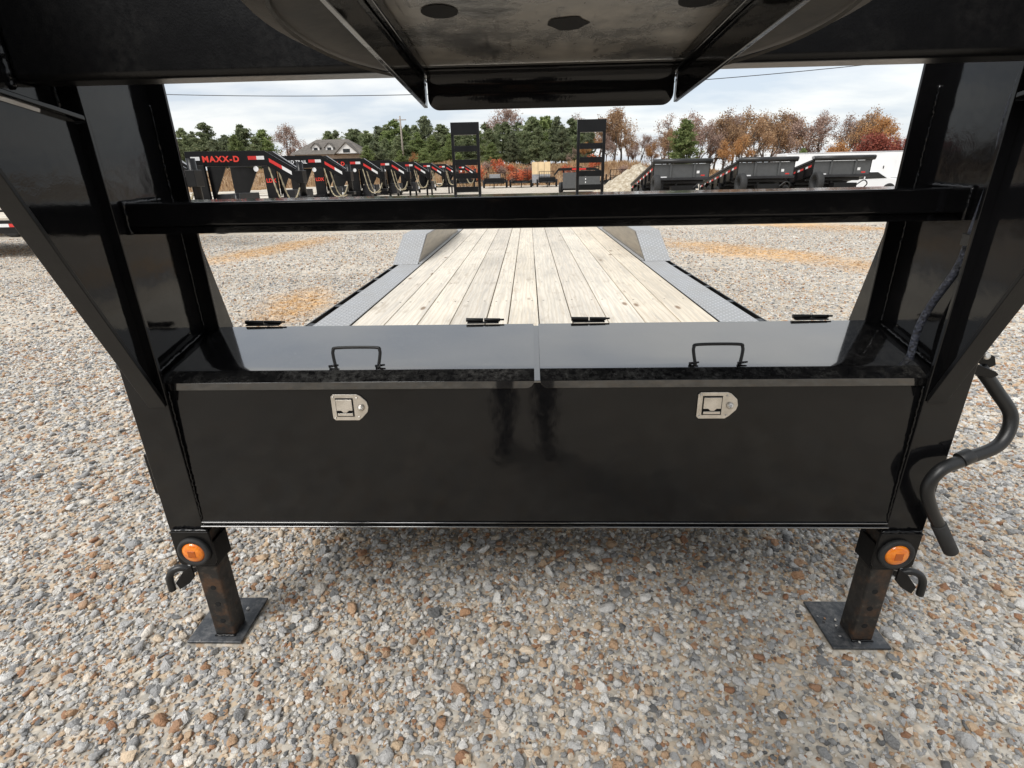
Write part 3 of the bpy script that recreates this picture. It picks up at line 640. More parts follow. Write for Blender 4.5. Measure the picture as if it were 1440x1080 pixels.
# crank handle stowed on the right post
cpx = [(1.100, 1.258, 0.898), (1.150, 1.246, 0.838), (1.190, 1.228, 0.775), (1.164, 1.206, 0.710), (1.076, 1.188, 0.678), (1.012, 1.174, 0.654), (0.990, 1.168, 0.605), (1.014, 1.166, 0.545), (1.050, 1.166, 0.490), (1.088, 1.166, 0.434)]
sm = smooth_path(cpx, 9)
crank = part(MB().tube(sm, 0.0155, 16), 'crank_handle', 'black_plastic', None, 0, True)
part(MB().tube([Vector(cpx[-2])*0.85+Vector(cpx[-3])*0.15, Vector(cpx[-1])+Vector((0.014, 0, -0.025))], 0.0178, 16), 'rubber_grip', 'rubber', crank, 0.002, True)
part(MB().tube([Vector((1.062, 1.186, 0.676)), Vector((1.090, 1.192, 0.688))], 0.0190, 14), 'clip', 'black_plastic', crank, 0.001, True)
mb = MB()
for q in (0.0, 0.034): mb.prism([(1.058, 0.955-q), (1.125, 0.928-q), (1.135, 0.905-q*0.6), (1.120, 0.897-q*0.6), (1.058, 0.925-q)], 'y', 1.255-q*0.5, 1.263-q*0.5)
part(mb, 'crank_bracket', 'satin', crank, bevel=0.0015)
part(MB().lathe([(0, -0.012), (0.007, -0.012), (0.009, -0.008), (0.009, 0.0), (0, 0)], (1.095, 1.252, 0.932), 'y', 16), 'bracket_bolt', 'steel', crank, 0, True)

# wiring loom down the right post
lp = smooth_path([(0.988, 1.250, 1.56), (0.985, 1.256, 1.45), (0.985, 1.246, 1.36), (0.984, 1.258, 1.22), (0.982, 1.268, 1.14), (0.976, 1.305, 1.05), (0.972, 1.322, 0.98), (0.970, 1.320, 0.90), (0.968, 1.318, 0.86)], 8)
loom = part(MB().tube(lp, 0.0092, 10), 'wiring_loom', 'loom', None, 0, True)
part(MB().box(0.966, 1.001, 1.236, 1.262, 1.196, 1.222), 'loom_clip', 'black_plastic', loom, 0.002)

# spare tyre tray: folded plate hung under the neck, sloping 4 degrees
TS = math.tan(R(4.0)); TX = 0.015
def tz(y): return (0.90-y)*TS
mb = MB(); y0, y1 = -0.42, 0.878
def slab(x0, x1, z0, z1, y0=y0, y1=y1): mb.hexa([(x0, y0, z0+tz(y0)), (x1, y0, z0+tz(y0)), (x1, y0, z1+tz(y0)), (x0, y0, z1+tz(y0))], [(x0, y1, z0+tz(y1)), (x1, y1, z0+tz(y1)), (x1, y1, z1+tz(y1)), (x0, y1, z1+tz(y1))])
slab(TX-0.186, TX+0.186, 1.513, 1.518)
tray = part(mb, 'spare_tyre_tray', 'underside', bevel=0.001)
for s in (-1, 1):
    mb = MB(); a, b = sorted((TX+s*0.1865, TX+s*0.1925)); slab(a, b, 1.463, 1.518, y0, 0.902)
    part(mb, 'tray_side_flange', 'gloss', tray, bevel=0.001)
    mb = MB(); a, b = sorted((TX+s*0.178, TX+s*0.1862)); slab(a, b, 1.499, 1.5125, y0, 0.893)
    part(mb, 'tray_inner_angle', 'gloss', tray, bevel=0.002)
# rear lip, bent down with a radius and rounded corners
BR = 0.022
prof = [(0.8785+BR*math.sin(q), 1.5125-BR+BR*math.cos(q)) for q in [math.pi/2*i/7 for i in range(8)]]
vs = []; fs = []; hwl = 0.1845; rc = 0.016
xs = [-hwl+rc*(1-math.cos(math.pi/2*i/8)) for i in range(9)]+[-hwl+rc+(2*hwl-2*rc)*i/10 for i in range(1, 10)]+[hwl-rc*(1-math.cos(math.pi/2*(8-i)/8)) for i in range(9)]
for xr in xs:
    e = max(0.0, rc-min(xr+hwl, hwl-xr)); drop = rc-math.sqrt(max(0, rc*rc-e*e))
    for (yy, z_) in prof+[(0.9005, 1.483), (0.9005, 1.459+drop)]: vs.append((TX+xr, yy, z_))
k = len(prof)+2; nX = len(xs)-1
for i in range(nX):
    for j in range(k-1): fs.append((i*k+j, (i+1)*k+j, (i+1)*k+j+1, i*k+j+1))
lip = MB().add(vs, fs).build('tray_rear_lip', 'gloss', tray, OFF, 0, True); so = lip.modifiers.new('thickness', 'SOLIDIFY'); so.thickness = 0.004
def tray_disc(x, y, r, name, mat='hole', n=20, jag=0.0):  # flat dark disc stands in for the shade of a hole
    pts = [(x+r*(1+jag*random.uniform(-1, 1))*math.cos(6.2832*i/n), y+r*(1+jag*random.uniform(-1, 1))*math.sin(6.2832*i/n)) for i in range(n)]
    mb = MB().add([(a, b, 1.5122+tz(b)) for a, b in pts], [tuple(range(n))]); part(mb, name, mat, tray, 0)
tray_disc(-0.112, 0.665, 0.020, 'tray_hole'); tray_disc(0.178-0.02, 0.655, 0.020, 'tray_hole'); tray_disc(0.028, 0.712, 0.022, 'torn_hole', n=13, jag=0.18)

# deck: planks, drive-over walkways, rub rails, frame
w_px = [47, 47, 46, 50, 32, 44, 47, 50, 50, 49, 51]; tot = sum(w_px); x = -1.012; D0, D1 = 1.60, 9.05
for i, w in enumerate(w_px):
    wid = 2.024*w/tot; zt = 0.600+random.uniform(-0.002, 0.0015)
    o = MB().box(-wid/2+0.0032, wid/2-0.0032, 0, D1-D0+random.uniform(-.004, .004), -0.038, 0).build('deck_plank', 'wood', T, bevel=0.003)
    o.location = (x+wid/2, D0-OFF[1], zt)
    mb = MB(); yy = 0.55
    while yy < D1-D0:
        for q in (-0.3, 0.3):
            cx_, cy_ = q*wid+random.uniform(-.008, .008), yy+random.uniform(-.012, .012)
            mb.add([(cx_+0.0065*math.cos(6.2832*i_/7), cy_+0.0065*math.sin(6.2832*i_/7), 0.0007) for i_ in range(7)], [tuple(range(7))])
        yy += 0.61
    sc_o = mb.build('deck_screws', 'rust_screw', o); sc_o['kind'] = 'stuff'
    x += wid
mb = MB()
for s in (-1, 1):
    a, b = sorted((s*0.945, s*1.015)); mb = MB().box(a, b, 1.5205, 9.05, 0.26, 0.556); part(mb, 'frame_rail', 'gloss')
    a, b = sorted((s*1.0165, s*1.2300)); mb = MB().box(a, b, 1.62, 4.945, 0.592, 0.598); part(mb, 'walkway_plate', 'tread', bevel=0.001)
    mb = MB().box(a, b, 7.95, 9.05, 0.592, 0.598); part(mb, 'walkway_plate', 'tread', bevel=0.001)
    a, b = sorted((s*1.013, s*1.0155)); mb = MB().box(a, b, 1.60, 9.05, 0.54, 0.6035); part(mb, 'edge_angle', 'satin', bevel=0)
    a, b = sorted((s*1.268, s*1.277))
    rub = part(MB().box(a, b, 1.62, 9.05, 0.52, 0.598), 'rub_rail', 'satin', bevel=0.002)
    a, b = sorted((s*1.2302, s*1.2678)); yy = 1.9
    while yy < 9.0:
        if not 4.95 < yy < 7.9: part(MB().box(a, b, yy, yy+0.055, 0.50, 0.596), 'stake_pocket', 'satin', rub, bevel=0.002)
        yy += 0.46
    # drive-over fender
    a, b = sorted((s*1.050, s*1.285))
    prof = [(4.92, 0.600), (5.46, 0.818), (7.35, 0.818), (7.92, 0.600), (7.90, 0.592), (7.345, 0.806), (5.465, 0.806), (4.935, 0.592)]
    fen = part(MB().prism(prof, 'x', a, b), 'fender', 'tread', bevel=0.003)
    a, b = sorted((s*1.0420, s*1.0490)); part(MB().prism([(4.95, 0.612), (5.47, 0.812), (7.34, 0.812), (7.89, 0.612)], 'x', a, b), 'fender_side', 'fender_side', fen, bevel=0.001)
    a, b = sorted((s*1.016, s*1.0415)); part(MB().box(a, b, 4.94, 7.95, 0.585, 0.612), 'fender_kick_strip', 'tread', fen, bevel=0.001)
    for yc in (5.95, 6.85):
        part(MB().lathe([(0.20, -0.10), (0.34, -0.11), (0.375, -0.08), (0.380, 0.0), (0.375, 0.08), (0.34, 0.11), (0.20, 0.10)], (s*1.165, yc, 0.381), 'x', 36), 'wheel', 'rubber', fen, 0, True)
    # stand-up ramp at the tail
    xc = s*0.985+(-0.02 if s < 0 else -0.01); hwid = 0.200
    rampo = thing('ramp', '', '');
    for k in ('label', 'category'): del rampo[k]
    rampo.parent = T; rampo.location = (xc, 9.10-OFF[1], 0.60)
    for q in (-1, 1): MB().box(q*hwid-0.022, q*hwid+0.022, -0.03, 0.03, 0.0, 1.345).build('ramp_side', 'dark', rampo, bevel=0.003)
    for zz_ in (0.09, 0.295, 0.50, 0.705, 0.905, 1.105): MB().prism([(-0.03, zz_), (0.03, zz_+0.004), (0.03, zz_+0.012), (-0.022, zz_+0.008), (-0.022, zz_+0.085), (-0.03, zz_+0.085)], 'x', -hwid+0.023, hwid-0.023).build('rung', 'dark', rampo, bevel=0.003)
    MB().box(-hwid-0.022, hwid+0.022, -0.035, 0.035, 1.346, 1.525).build('ramp_foot', 'dark', rampo, bevel=0.004)

# spare tyre lying on the tray
prof = [(0.205, 0.02), (0.235, 0.0), (0.30, -0.012), (0.352, 0.0), (0.385, 0.035), (0.392, 0.11), (0.385, 0.185), (0.352, 0.22), (0.30, 0.23), (0.235, 0.22), (0.205, 0.20)]
sp_root = thing('spare_tyre', 'dusty spare tyre lying flat above the folded steel tray of the black trailer', 'tyre', (0.020, 0.735, 1.5405))
sp_root.rotation_euler = (R(-4), 0, 0)
MB().lathe(prof, (0, 0, 0), 'z', 72).build('tyre', 'tyre', sp_root, smooth=True)
MB().lathe([(0.204, 0.03), (0.204, 0.19), (0.16, 0.11), (0.05, 0.10), (0.05, 0.09), (0.15, 0.09)], (0, 0, 0), 'z', 40).build('rim', 'rim', sp_root, smooth=True)
mb = MB()   # moulded blocks on the lower sidewall
mb.lathe([(0.318, -0.012), (0.321, -0.015), (0.324, -0.012)], (0, 0, 0), 'z', 72)
mb.build('sidewall_ribs', 'tyre', sp_root)
#BACKGROUND
# ================================================================== TRAILERS IN THE YARD
def tape(mb_parent, segs, name='reflective_tape'): pass
def wheel(parent, x, y, r=0.37, w=0.2, axis='y'):
    o = MB().lathe([(r*0.55, -w/2), (r*0.9, -w/2), (r, -w*0.36), (r, w*0.36), (r*0.9, w/2), (r*0.55, w/2)], (x, y, r), axis, 26).build('wheel', 'rubber', parent, smooth=True)
    MB().lathe([(0.02, -w*0.40), (r*0.56, -w*0.44), (r*0.56, w*0.44), (0.02, w*0.40)], (x, y, r), axis, 18).build('wheel_rim', 'rim', o, smooth=True)
    return o
def rail_pts(s):   # plan and height of one neck rail: riser end, bend, coupler end (bottom z)
    return [Vector((-2.55, s*1.00, 1.685)), Vector((-0.80, s*0.26, 1.70)), Vector((-0.05, s*0.11, 1.22))]
def quad_on_rail(s, a, b, u0, u1, z0, z1, out=0.004, hgt=0.37):
    d = (b-a); nrm = Vector((d.y, -d.x, 0)).normalized()*(1 if s < 0 else -1)
    if nrm.y*s < 0: nrm = -nrm
    nrm = nrm*(0.031+out)
    p = [a.lerp(b, u0)+Vector((0, 0, z0)), a.lerp(b, u1)+Vector((0, 0, z0)), a.lerp(b, u1)+Vector((0, 0, z1)), a.lerp(b, u0)+Vector((0, 0, z1))]
    q = [v_+nrm for v_ in p]; p = [v_+nrm*0.9 for v_ in p]
    return MB().hexa(p, q)
def make_goose():
    root = thing('parked_gooseneck_trailer', 'x', 'trailer')
    for s in (-1, 1):
        P = rail_pts(s); mb = MB()
        rings = []
        for i, p in enumerate(P):
            d = (P[min(i+1, 2)]-P[max(i-1, 0)]); d.z = 0; d.normalize(); nn = Vector((-d.y, d.x, 0))*0.031
            h = 0.37
            rings.append([p-nn, p+nn, p+nn+Vector((0, 0, h)), p-nn+Vector((0, 0, h))])
        mb.hexa(rings[0], rings[1]); mb.hexa(rings[1], rings[2]); 
        mb2 = MB().add(rings[0]+rings[1]+rings[2], [(0,3,2,1), (8,9,10,11)]+[(r*4+i, r*4+(i+1) % 4, r*4+4+(i+1) % 4, r*4+4+i) for r in (0, 1) for i in range(4)])
        rail = mb2.build('neck_rail', 'dark', root, bevel=0.006)
        # pale strip on the top edge: light on the flange put into colour
        tp = MB().add([rings[1][3]+Vector((0, 0, .003)), rings[1][2]+Vector((0, 0, .003)), rings[2][2]+Vector((0, 0, .003)), rings[2][3]+Vector((0, 0, .003))], [(0, 1, 2, 3)]); tp.build('rail_lit_top', 'rim', rail)
        quad_on_rail(s, P[1], P[2], 0.12, 0.52, 0.145, 0.24).build('red_tape', 'red_tape', rail)
        quad_on_rail(s, P[1], P[2], 0.52, 0.82, 0.145, 0.24).build('white_tape', 'white_tape', rail)
        quad_on_rail(s, P[0], P[1], 0.775, 0.885, 0.15, 0.24).build('red_tape', 'red_tape', rail)
        quad_on_rail(s, P[0], P[1], 0.885, 0.985, 0.15, 0.24).build('white_tape', 'white_tape', rail)
        quad_on_rail(s, P[0], P[1], 0.06, 0.17, 0.15, 0.24).build('white_tape', 'white_tape', rail)
        # riser, gusset
        MB().box(-2.50, -2.10, s*0.99-0.045, s*0.99+0.045, 0.50, 1.72).build('riser', 'dark', root, bevel=0.004)
        MB().prism([(-2.11, 0.80), (-1.60, 1.685), (-2.11, 1.685)], 'y', s*0.86-0.02, s*0.86+0.02).build('gusset', 'dark', root)
        leg = MB().box(-2.06, -1.95, s*0.98-0.055, s*0.98+0.055, 0.012, 0.62).build('drop_leg', 'dark', root, bevel=0.004)
        MB().box(-2.12, -1.90, s*0.98-0.115, s*0.98+0.115, 0.003, 0.0115).build('foot_plate', 'dark', leg)
        # chains
        pts = [(-0.06, s*0.06, 1.12), (-0.16, s*0.18, 0.86), (-0.36, s*0.26, 0.74), (-0.58, s*0.27, 0.90), (-0.76, s*0.24, 1.68)]
        sm = smooth_path(pts, 9); MB().tube(sm, [0.016+0.010*(i % 2) for i in range(len(sm))], 6).build('safety_chain', 'chain', root)
        # side frame and deck edge
        fr = MB().box(-11.0, -2.10, s*1.17-0.04, s*1.17+0.04, 0.48, 0.72).build('side_frame', 'dark', root, bevel=0.005)
        k = 0; xx = -2.8
        while xx > -10.5:
            MB().box(xx-0.28, xx, s*1.2135-0.003, s*1.2135+0.003, 0.60, 0.66).build('red_tape' if k % 2 == 0 else 'white_tape', 'red_tape' if k % 2 == 0 else 'white_tape', fr)
            xx -= 0.9 if k % 2 else 0.285; k += 1
        for xx in (-7.0, -7.9): wheel(root, xx, s*0.98)
    MB().tube([(0.0, 0, 0.90), (0.0, 0, 1.78)], 0.085, 18).build('coupler_tube', 'dark', root, smooth=True)
    MB().box(-0.13, 0.13, -0.13, 0.13, 0.80, 0.898).build('coupler_socket', 'dark', root, bevel=0.01)
    MB().box(-0.10, 0.10, -0.15, 0.15, 1.24, 1.56).build('coupler_head', 'dark', root, bevel=0.01)
    MB().box(-2.08, -1.68, -0.80, 0.80, 0.48, 1.00).build('toolbox', 'charcoal', root, bevel=0.01)
    MB().tube([(-1.45, -0.90, 0.40), (-1.45, -0.90, 1.02)], 0.07, 14).build('jack_head', 'dark', root, smooth=True)
    MB().box(-1.48, -1.42, -0.985, -0.972, 0.62, 0.80).build('jack_label', 'white_tape', root)
    MB().lathe([(0, -.002), (.07, -.002), (.07, .002), (0, .002)], (-1.05, -0.385, 1.62), 'y', 20).build('oval_sticker', 'white_tape', root)
    for k in range(8): MB().box(-11.0, -2.52, -1.12+k*0.2815, -1.12+k*0.2815+0.277, 0.722, 0.760).build('deck_plank', 'wood', root)
    return root
goose = make_goose()
G1 = 'gooseneck trailers parked side by side in a row'
def rail_text(root, body, size, mat, u0, z):
    P = rail_pts(-1); a, b = P[0], P[1]; d = (b-a); d.z = 0; d.normalize()
    p = a.lerp(b, u0)+Vector((d.y, -d.x, 0))*0.040+Vector((0, 0, z))
    mw = Matrix((d, Vector((0, 0, 1)), Vector((d.y, -d.x, 0)))).transposed().to_4x4(); mw.translation = p
    return text_mesh('lettering', body, size, mat, root, mw, 0.002, 0.007 if mat == 'red_letter' else 0.003, 1.22 if mat == 'red_letter' else 1.0)
row = [(-4.16, 6.9, None, 'black gooseneck trailer parked alongside the near trailer, before the red-lettered one'),
       (-3.83, 9.4, ('MAXX-D', 0.195, 'red_letter', 0.20, 0.115), 'black gooseneck trailer with large red lettering along its neck rail'),
       (-3.78, 11.8, ('ROAD TRAIL', 0.140, 'white_letter', 0.325, 0.130), 'black gooseneck trailer with white lettering along its neck rail'),
       (-3.65, 14.1, ('MAXX-D', 0.195, 'red_letter', 0.20, 0.115), 'black gooseneck trailer parked directly beyond the white-lettered one'),
       (-3.50, 16.4, None, 'second black gooseneck trailer beyond the white-lettered one in the parked row'),
       (-3.30, 18.7, None, 'third black gooseneck trailer beyond the white-lettered one in the parked row'),
       (-3.13, 21.0, None, 'fourth black gooseneck trailer beyond the white-lettered one in the parked row'),
       (-2.95, 23.5, None, 'fifth black gooseneck trailer beyond the white-lettered one, partly behind the standing ramp'),
       (-2.55, 27.0, None, 'last black gooseneck trailer of the parked row, behind the standing ramp')]
roots = []
for i, (x, y, tx, lab) in enumerate(row):
    o = goose if i == 0 else copy_tree(goose)
    o.location = (x*1.65, y*1.65, 0); o.rotation_euler = (0, 0, R(random.uniform(-1.0, 1.0))); o['label'] = lab; o['group'] = G1; roots.append(o)
for o, r_ in zip(roots, row):
    if r_[2]: rail_text(o, *r_[2])
for o in (roots[2], roots[3]):
    mw = Matrix.Rotation(R(90), 4, 'X'); mw.translation = Vector((-2.46, -1.042, 1.25)); text_mesh('lettering', 'LDX', 0.17, 'red_letter', o, mw, 0.002, 0.004)

# ------------------------------------------------------------------ dump trailers with raised beds
def make_dump():
    root = thing('dump_trailer', 'x', 'dump trailer')
    w = 1.03; Lb = 4.3; hb = 0.50; tl = math.tan(R(10.6))
    def zt(y): return 1.60-y*tl
    def pan(x0, x1, y0, y1, za, zb): return MB().hexa([(x0, y0, zt(y0)+za), (x1, y0, zt(y0)+za), (x1, y0, zt(y0)+zb), (x0, y0, zt(y0)+zb)], [(x0, y1, zt(y1)+za), (x1, y1, zt(y1)+za), (x1, y1, zt(y1)+zb), (x0, y1, zt(y1)+zb)])
    pan(-w+0.03, w-0.03, 0, 0.04, -hb, -0.02).build('bed_front_wall', 'grey_panel', root)
    for xx in (-0.40, 0.46): pan(xx-0.035, xx+0.035, -0.05, -0.001, -hb+0.01, -0.02).build('front_rib', 'grey_panel', root, bevel=0.006)
    pan(-w-0.01, w+0.01, -0.07, -0.002, -hb-0.08, -hb+0.005).build('front_bottom_rail', 'charcoal', root, bevel=0.006)
    for s in (-1, 1):
        a, b = sorted((s*(w-0.03), s*w)); side = pan(a, b, 0.0, Lb, -hb, -0.02).build('bed_side_wall', 'dark', root)
        a, b = sorted((s*(w-0.05), s*(w+0.03))); pan(a, b, 0.0, Lb, -0.019, 0.06).build('top_rail', 'charcoal', side, bevel=0.008)
        a, b = sorted((s*(w+0.001), s*(w+0.006)))
        for k in range(7):
            y0 = 0.12+k*0.6; pan(a, b, y0, y0+0.24, -0.19, -0.12).build('red_tape', 'red_tape', side); pan(a, b, y0+0.24, y0+0.42, -0.19, -0.12).build('white_tape', 'white_tape', side)
        for k in range(6):
            y0 = 0.55+k*0.66; a2, b2 = sorted((s*(w+0.001), s*(w+0.05))); pan(a2, b2, y0, y0+0.06, -hb, -0.2).build('side_rib', 'dark', side)
        for yy in (1.9, 2.85): wheel(root, s*0.98, yy, 0.38, 0.22, 'x')
        a, b = sorted((s*0.86, s*1.12)); MB().prism([(1.42, 0.70), (1.62, 0.86), (3.12, 0.86), (3.32, 0.70), (3.30, 0.68), (3.11, 0.84), (1.63, 0.84), (1.44, 0.68)], 'x', a, b).build('fender', 'dark', root)
        a, b = sorted((s*0.45, s*0.53)); MB().box(a, b, 0.2, 4.4, 0.45, 0.60).build('frame_rail', 'dark', root)
        MB().tube([(s*0.49, 0.25, 0.52), (s*0.03, -1.35, 0.50)], 0.06, 8).build('tongue', 'dark', root)
    pan(-w+0.031, w-0.031, 0.05, Lb, -hb-0.03, -hb+0.005).build('bed_floor', 'dark', root)
    for k in range(5): pan(-w+0.05, w-0.05, 0.5+k*0.8, 0.58+k*0.8, -hb-0.10, -hb-0.031).build('floor_crossmember', 'charcoal', root)
    MB().box(-0.62, -0.54, 0.30, 0.38, 0.601, 1.0).build('hoist_post', 'charcoal', root); MB().box(-0.04, 0.04, 0.55, 0.63, 0.40, 0.94).build('hoist_ram', 'charcoal', root)
    roll = MB().tube([(-w-0.05, -0.04, 1.675), (w+0.05, -0.04, 1.675)], 0.085, 14).build('tarp_roll', 'black_plastic', root, smooth=True)
    for s in (-1, 1): MB().box(s*(w+0.02)-0.05, s*(w+0.02)+0.05, -0.10, 0.06, 1.665, 1.74).build('tarp_bracket', 'rim', roll)
    MB().lathe([(0.20, -0.10), (0.34, -0.11), (0.37, -0.07), (0.37, 0.07), (0.34, 0.11), (0.20, 0.10)], (-0.98, -0.35, 0.86), 'x', 26).build('mounted_spare', 'rubber', root, smooth=True)
    MB().box(-0.93, -0.55, -0.36, -0.30, 0.62, 0.70).build('spare_mount', 'dark', root)
    MB().box(-0.45, 0.35, -0.55, -0.25, 0.60, 0.84).build('pump_box', 'dark', root, bevel=0.01)
    MB().tube(smooth_path([(0.3, -0.56, 0.75), (0.52, -0.62, 0.92), (0.70, -0.55, 0.80), (0.62, -0.45, 0.62)], 6), 0.02, 8).build('hydraulic_hose', 'black_plastic', root, smooth=True)
    MB().box(0.72, 0.86, -0.008, -0.002, 1.16, 1.20).build('red_tape', 'red_tape', root); MB().box(-0.74, -0.52, -0.008, -0.002, 1.12, 1.16).build('white_tape', 'white_tape', root)
    MB().box(0.56, 0.66, -0.008, -0.002, 1.25, 1.34).build('warning_sticker', 'white_tape', root)
    return root
dump = make_dump()
for i, (x, y, lab) in enumerate(((5.62, 21.0, 'grey dump trailer with raised bed beside the tan gravel heap'), (8.68, 21.0, 'grey dump trailer with raised bed standing between two others like it'), (11.40, 21.0, 'grey dump trailer with raised bed nearest the white enclosed trailer'))):
    o = dump if i == 0 else copy_tree(dump)
    o.location = (x, y, 0); o['label'] = lab; o['group'] = 'dump trailers with raised beds'
    o.rotation_euler = (0, 0, R((0.0, 0.4, -0.8)[i]))
# tan gravel heap
nx, ny = 36, 30; vs = []; fs = []
for j in range(ny):
    for i in range(nx):
        x = 2.2+4.6*i/(nx-1); y = 25.8+5.0*j/(ny-1)
        d = math.hypot((x-5.4)/2.9, (y-28.0)/2.1); z = max(0.0, 1.75*(1-d))+0.035*math.sin(i*2.3+j)*max(0, 1-d)*2+0.05*random.random()*(d < 1)
        vs.append((x, y, z-0.02))
for j in range(ny-1):
    for i in range(nx-1): fs.append((j*nx+i, j*nx+i+1, (j+1)*nx+i+1, (j+1)*nx+i))
hp = MB().add(vs, fs).build('gravel_heap', 'heap', smooth=True); tag(hp, 'heap of tan gravel behind the first raised dump trailer', 'gravel heap')

# ------------------------------------------------------------------ small trailers across the yard
def util(loc, rz, label, style, wd=2.0):
    r = thing('utility_trailer', label, 'trailer', loc, rz, 'utility trailers across the yard'); h = wd/2
    for s in (-1, 1):
        MB().box(s*h-0.04, s*h+0.04, 0, 3.4, 0.50, 0.60).build('frame_rail', 'dark', r)
        if style != 'ramps': MB().box(s*h-0.025, s*h+0.025, 0, 3.4, 0.85, 0.90).build('side_rail', 'dark', r)
        for yy in (0.0, 1.1, 2.2, 3.35):
            if style != 'ramps': MB().box(s*h-0.025, s*h+0.025, yy, yy+0.05, 0.60, 0.85).build('side_post', 'dark', r)
        wheel(r, s*(h+0.16), 1.5, 0.34, 0.2, 'x')
        MB().prism([(1.05, 0.55), (1.2, 0.76), (1.8, 0.76), (1.95, 0.55), (1.93, 0.53), (1.79, 0.74), (1.21, 0.74), (1.07, 0.53)], 'x', *sorted((s*(h+0.05), s*(h+0.27)))).build('fender', 'dark', r)
        MB().tube([(s*(h-0.1), 0.05, 0.52), (s*0.02, -1.2, 0.50)], 0.05, 8).build('tongue', 'dark', r)
    for k in range(8):
        MB().box(-h+0.05+k*(wd-0.1)/8, -h+0.05+(k+0.94)*(wd-0.1)/8, 0.02, 3.38, 0.602, 0.64).build('deck_plank', 'wood', r)
    MB().box(-0.05, 0.05, -0.9, -0.8, 0.012, 0.50).build('jack', 'dark', r)
    MB().box(-h+0.03, h-0.03, -0.06, -0.002, 0.42, 0.98 if style == 'gate' else 0.70).build('headboard', 'dark', r)
    if style == 'gate':
        for s in (-1, 1): MB().box(s*(h-0.03)-0.025, s*(h-0.03)+0.025, 3.42, 3.47, 0.55, 1.55).build('gate_post', 'dark', r)
        for k in range(9): MB().box(-h+0.06+k*(wd-0.14)/8, -h+0.085+k*(wd-0.14)/8, 3.43, 3.46, 0.60, 1.50).build('gate_bar', 'dark', r)
        for z in (0.56, 1.0, 1.505): MB().box(-h+0.001, h-0.001, 3.425, 3.465, z, z+0.045).build('gate_rail', 'dark', r)
    else:
        for s in (-1, 1):
            rp = MB().box(s*(h-0.35)-0.22, s*(h-0.35)-0.18, 3.42, 3.48, 0.55, 1.85).build('ramp_side', 'dark', r); MB().box(s*(h-0.35)+0.18, s*(h-0.35)+0.22, 3.42, 3.48, 0.55, 1.85).build('ramp_side', 'dark', r)
            for z in (0.6, 0.85, 1.1, 1.35, 1.6, 1.8): MB().box(s*(h-0.35)-0.18, s*(h-0.35)+0.18, 3.42, 3.48, z, z+0.06).build('ramp_rung', 'dark', r)
    return r
u1 = util((-3.5, 58.0, 0), 0, 'small black utility trailer with mesh gate and grey load box', 'gate', 2.1)
MB().box(-0.55, 0.55, 0.8, 2.2, 0.65, 1.35).build('load_box', 'rim', u1, bevel=0.02)
util((-0.75, 58.5, 0), R(2), 'small black utility trailer with two ladder ramps standing upright at its tail', 'ramps', 1.9)
util((1.95, 58.5, 0), R(-1), 'small black utility trailer with mesh gate before the standing pine boards', 'gate', 1.7)
util((-7.4, 64, 0), R(3), 'black utility trailer with mesh gate beyond the last parked gooseneck', 'gate', 2.0)
util((6.4, 66, 0), R(-2), 'black trailer with ladder ramps far behind the gravel heap', 'ramps', 2.2)
r = thing('tilted_deck_trailer', 'trailer deck of three pale pine boards standing upright', 'trailer', (1.45, 63.5, 0), 0)
for k in range(3):
    o = MB().box(-0.33, 0.33, 0, 0.06, 0.35, 2.55).build('deck_board', 'newwood', r); o.location = (-0.70+k*0.70, 0, 0); o.rotation_euler = (R(-6), 0, 0)
    o = MB().box(-0.33, 0.33, -0.05, -0.003, 0.35, 1.25).build('steel_plate', 'rim', r); o.location = (-0.70+k*0.70, 0, 0); o.rotation_euler = (R(-6), 0, 0)
for s in (-1, 1): MB().box(s*0.6-0.05, s*0.6+0.05, 0.1, 2.4, 0.2, 0.4).build('frame_rail', 'dark', r); 
for s in (-1, 1): wheel(r, s*0.95, 1.2, 0.34, 0.2, 'x')
r = util((5.4, 46, 0), R(4), 'black equipment trailer with ladder ramps standing beyond the near trailer deck', 'ramps', 2.2)
MB().box(-1.0, 1.0, 3.5, 3.53, 0.62, 0.80).build('tail_plate', 'white_paint', r)
util((8.6, 50, 0), R(-3), 'black utility trailer with mesh gate between gravel heap and treeline', 'gate', 2.2)
# grey-sided gooseneck dump
r = thing('grey_sided_trailer', 'gooseneck trailer with tall grey side panel and red lettering on its neck', 'trailer', (2.25, 41.0, 0), R(-8))
MB().box(0.25, 2.9, 0.0, 2.0, 0.28, 1.36).build('grey_body', 'grey_panel', r, bevel=0.02)
for k in range(4): MB().box(1.86, 1.92, -0.02, -0.002, 0.42+k*0.22, 0.53+k*0.22).build('white_tape', 'white_tape', r)
MB().box(-0.05, 2.5, -0.02, 0.06, 1.50, 1.68).build('neck_rail', 'dark', r, bevel=0.01)
MB().hexa([(2.5, -.02, 1.50), (2.5, .06, 1.50), (2.5, .06, 1.68), (2.5, -.02, 1.68)], [(3.2, -.02, 1.20), (3.2, .06, 1.20), (3.2, .06, 1.38), (3.2, -.02, 1.38)]).build('neck_rail', 'dark', r)
MB().hexa([(-.05, -.02, 1.50), (-.05, .06, 1.50), (-.05, .06, 1.68), (-.05, -.02, 1.68)], [(-0.35, -.02, 1.15), (-0.35, .06, 1.15), (-.35, .06, 1.33), (-.35, -.02, 1.33)]).build('neck_rail', 'dark', r)
MB().box(0.9, 1.9, -0.028, -0.0205, 1.545, 1.635).build('red_tape', 'red_tape', r)
for xx in (0.3, 2.8): MB().box(xx-0.05, xx+0.05, 0.0, 0.08, 1.361, 1.50).build('riser', 'dark', r)
MB().box(0.0, 3.3, 0.1, 1.9, 0.16, 0.275).build('frame', 'dark', r); wheel(r, 0.05, 0.35, 0.36, 0.2, 'x'); wheel(r, 0.05, 1.75, 0.36, 0.2, 'x')
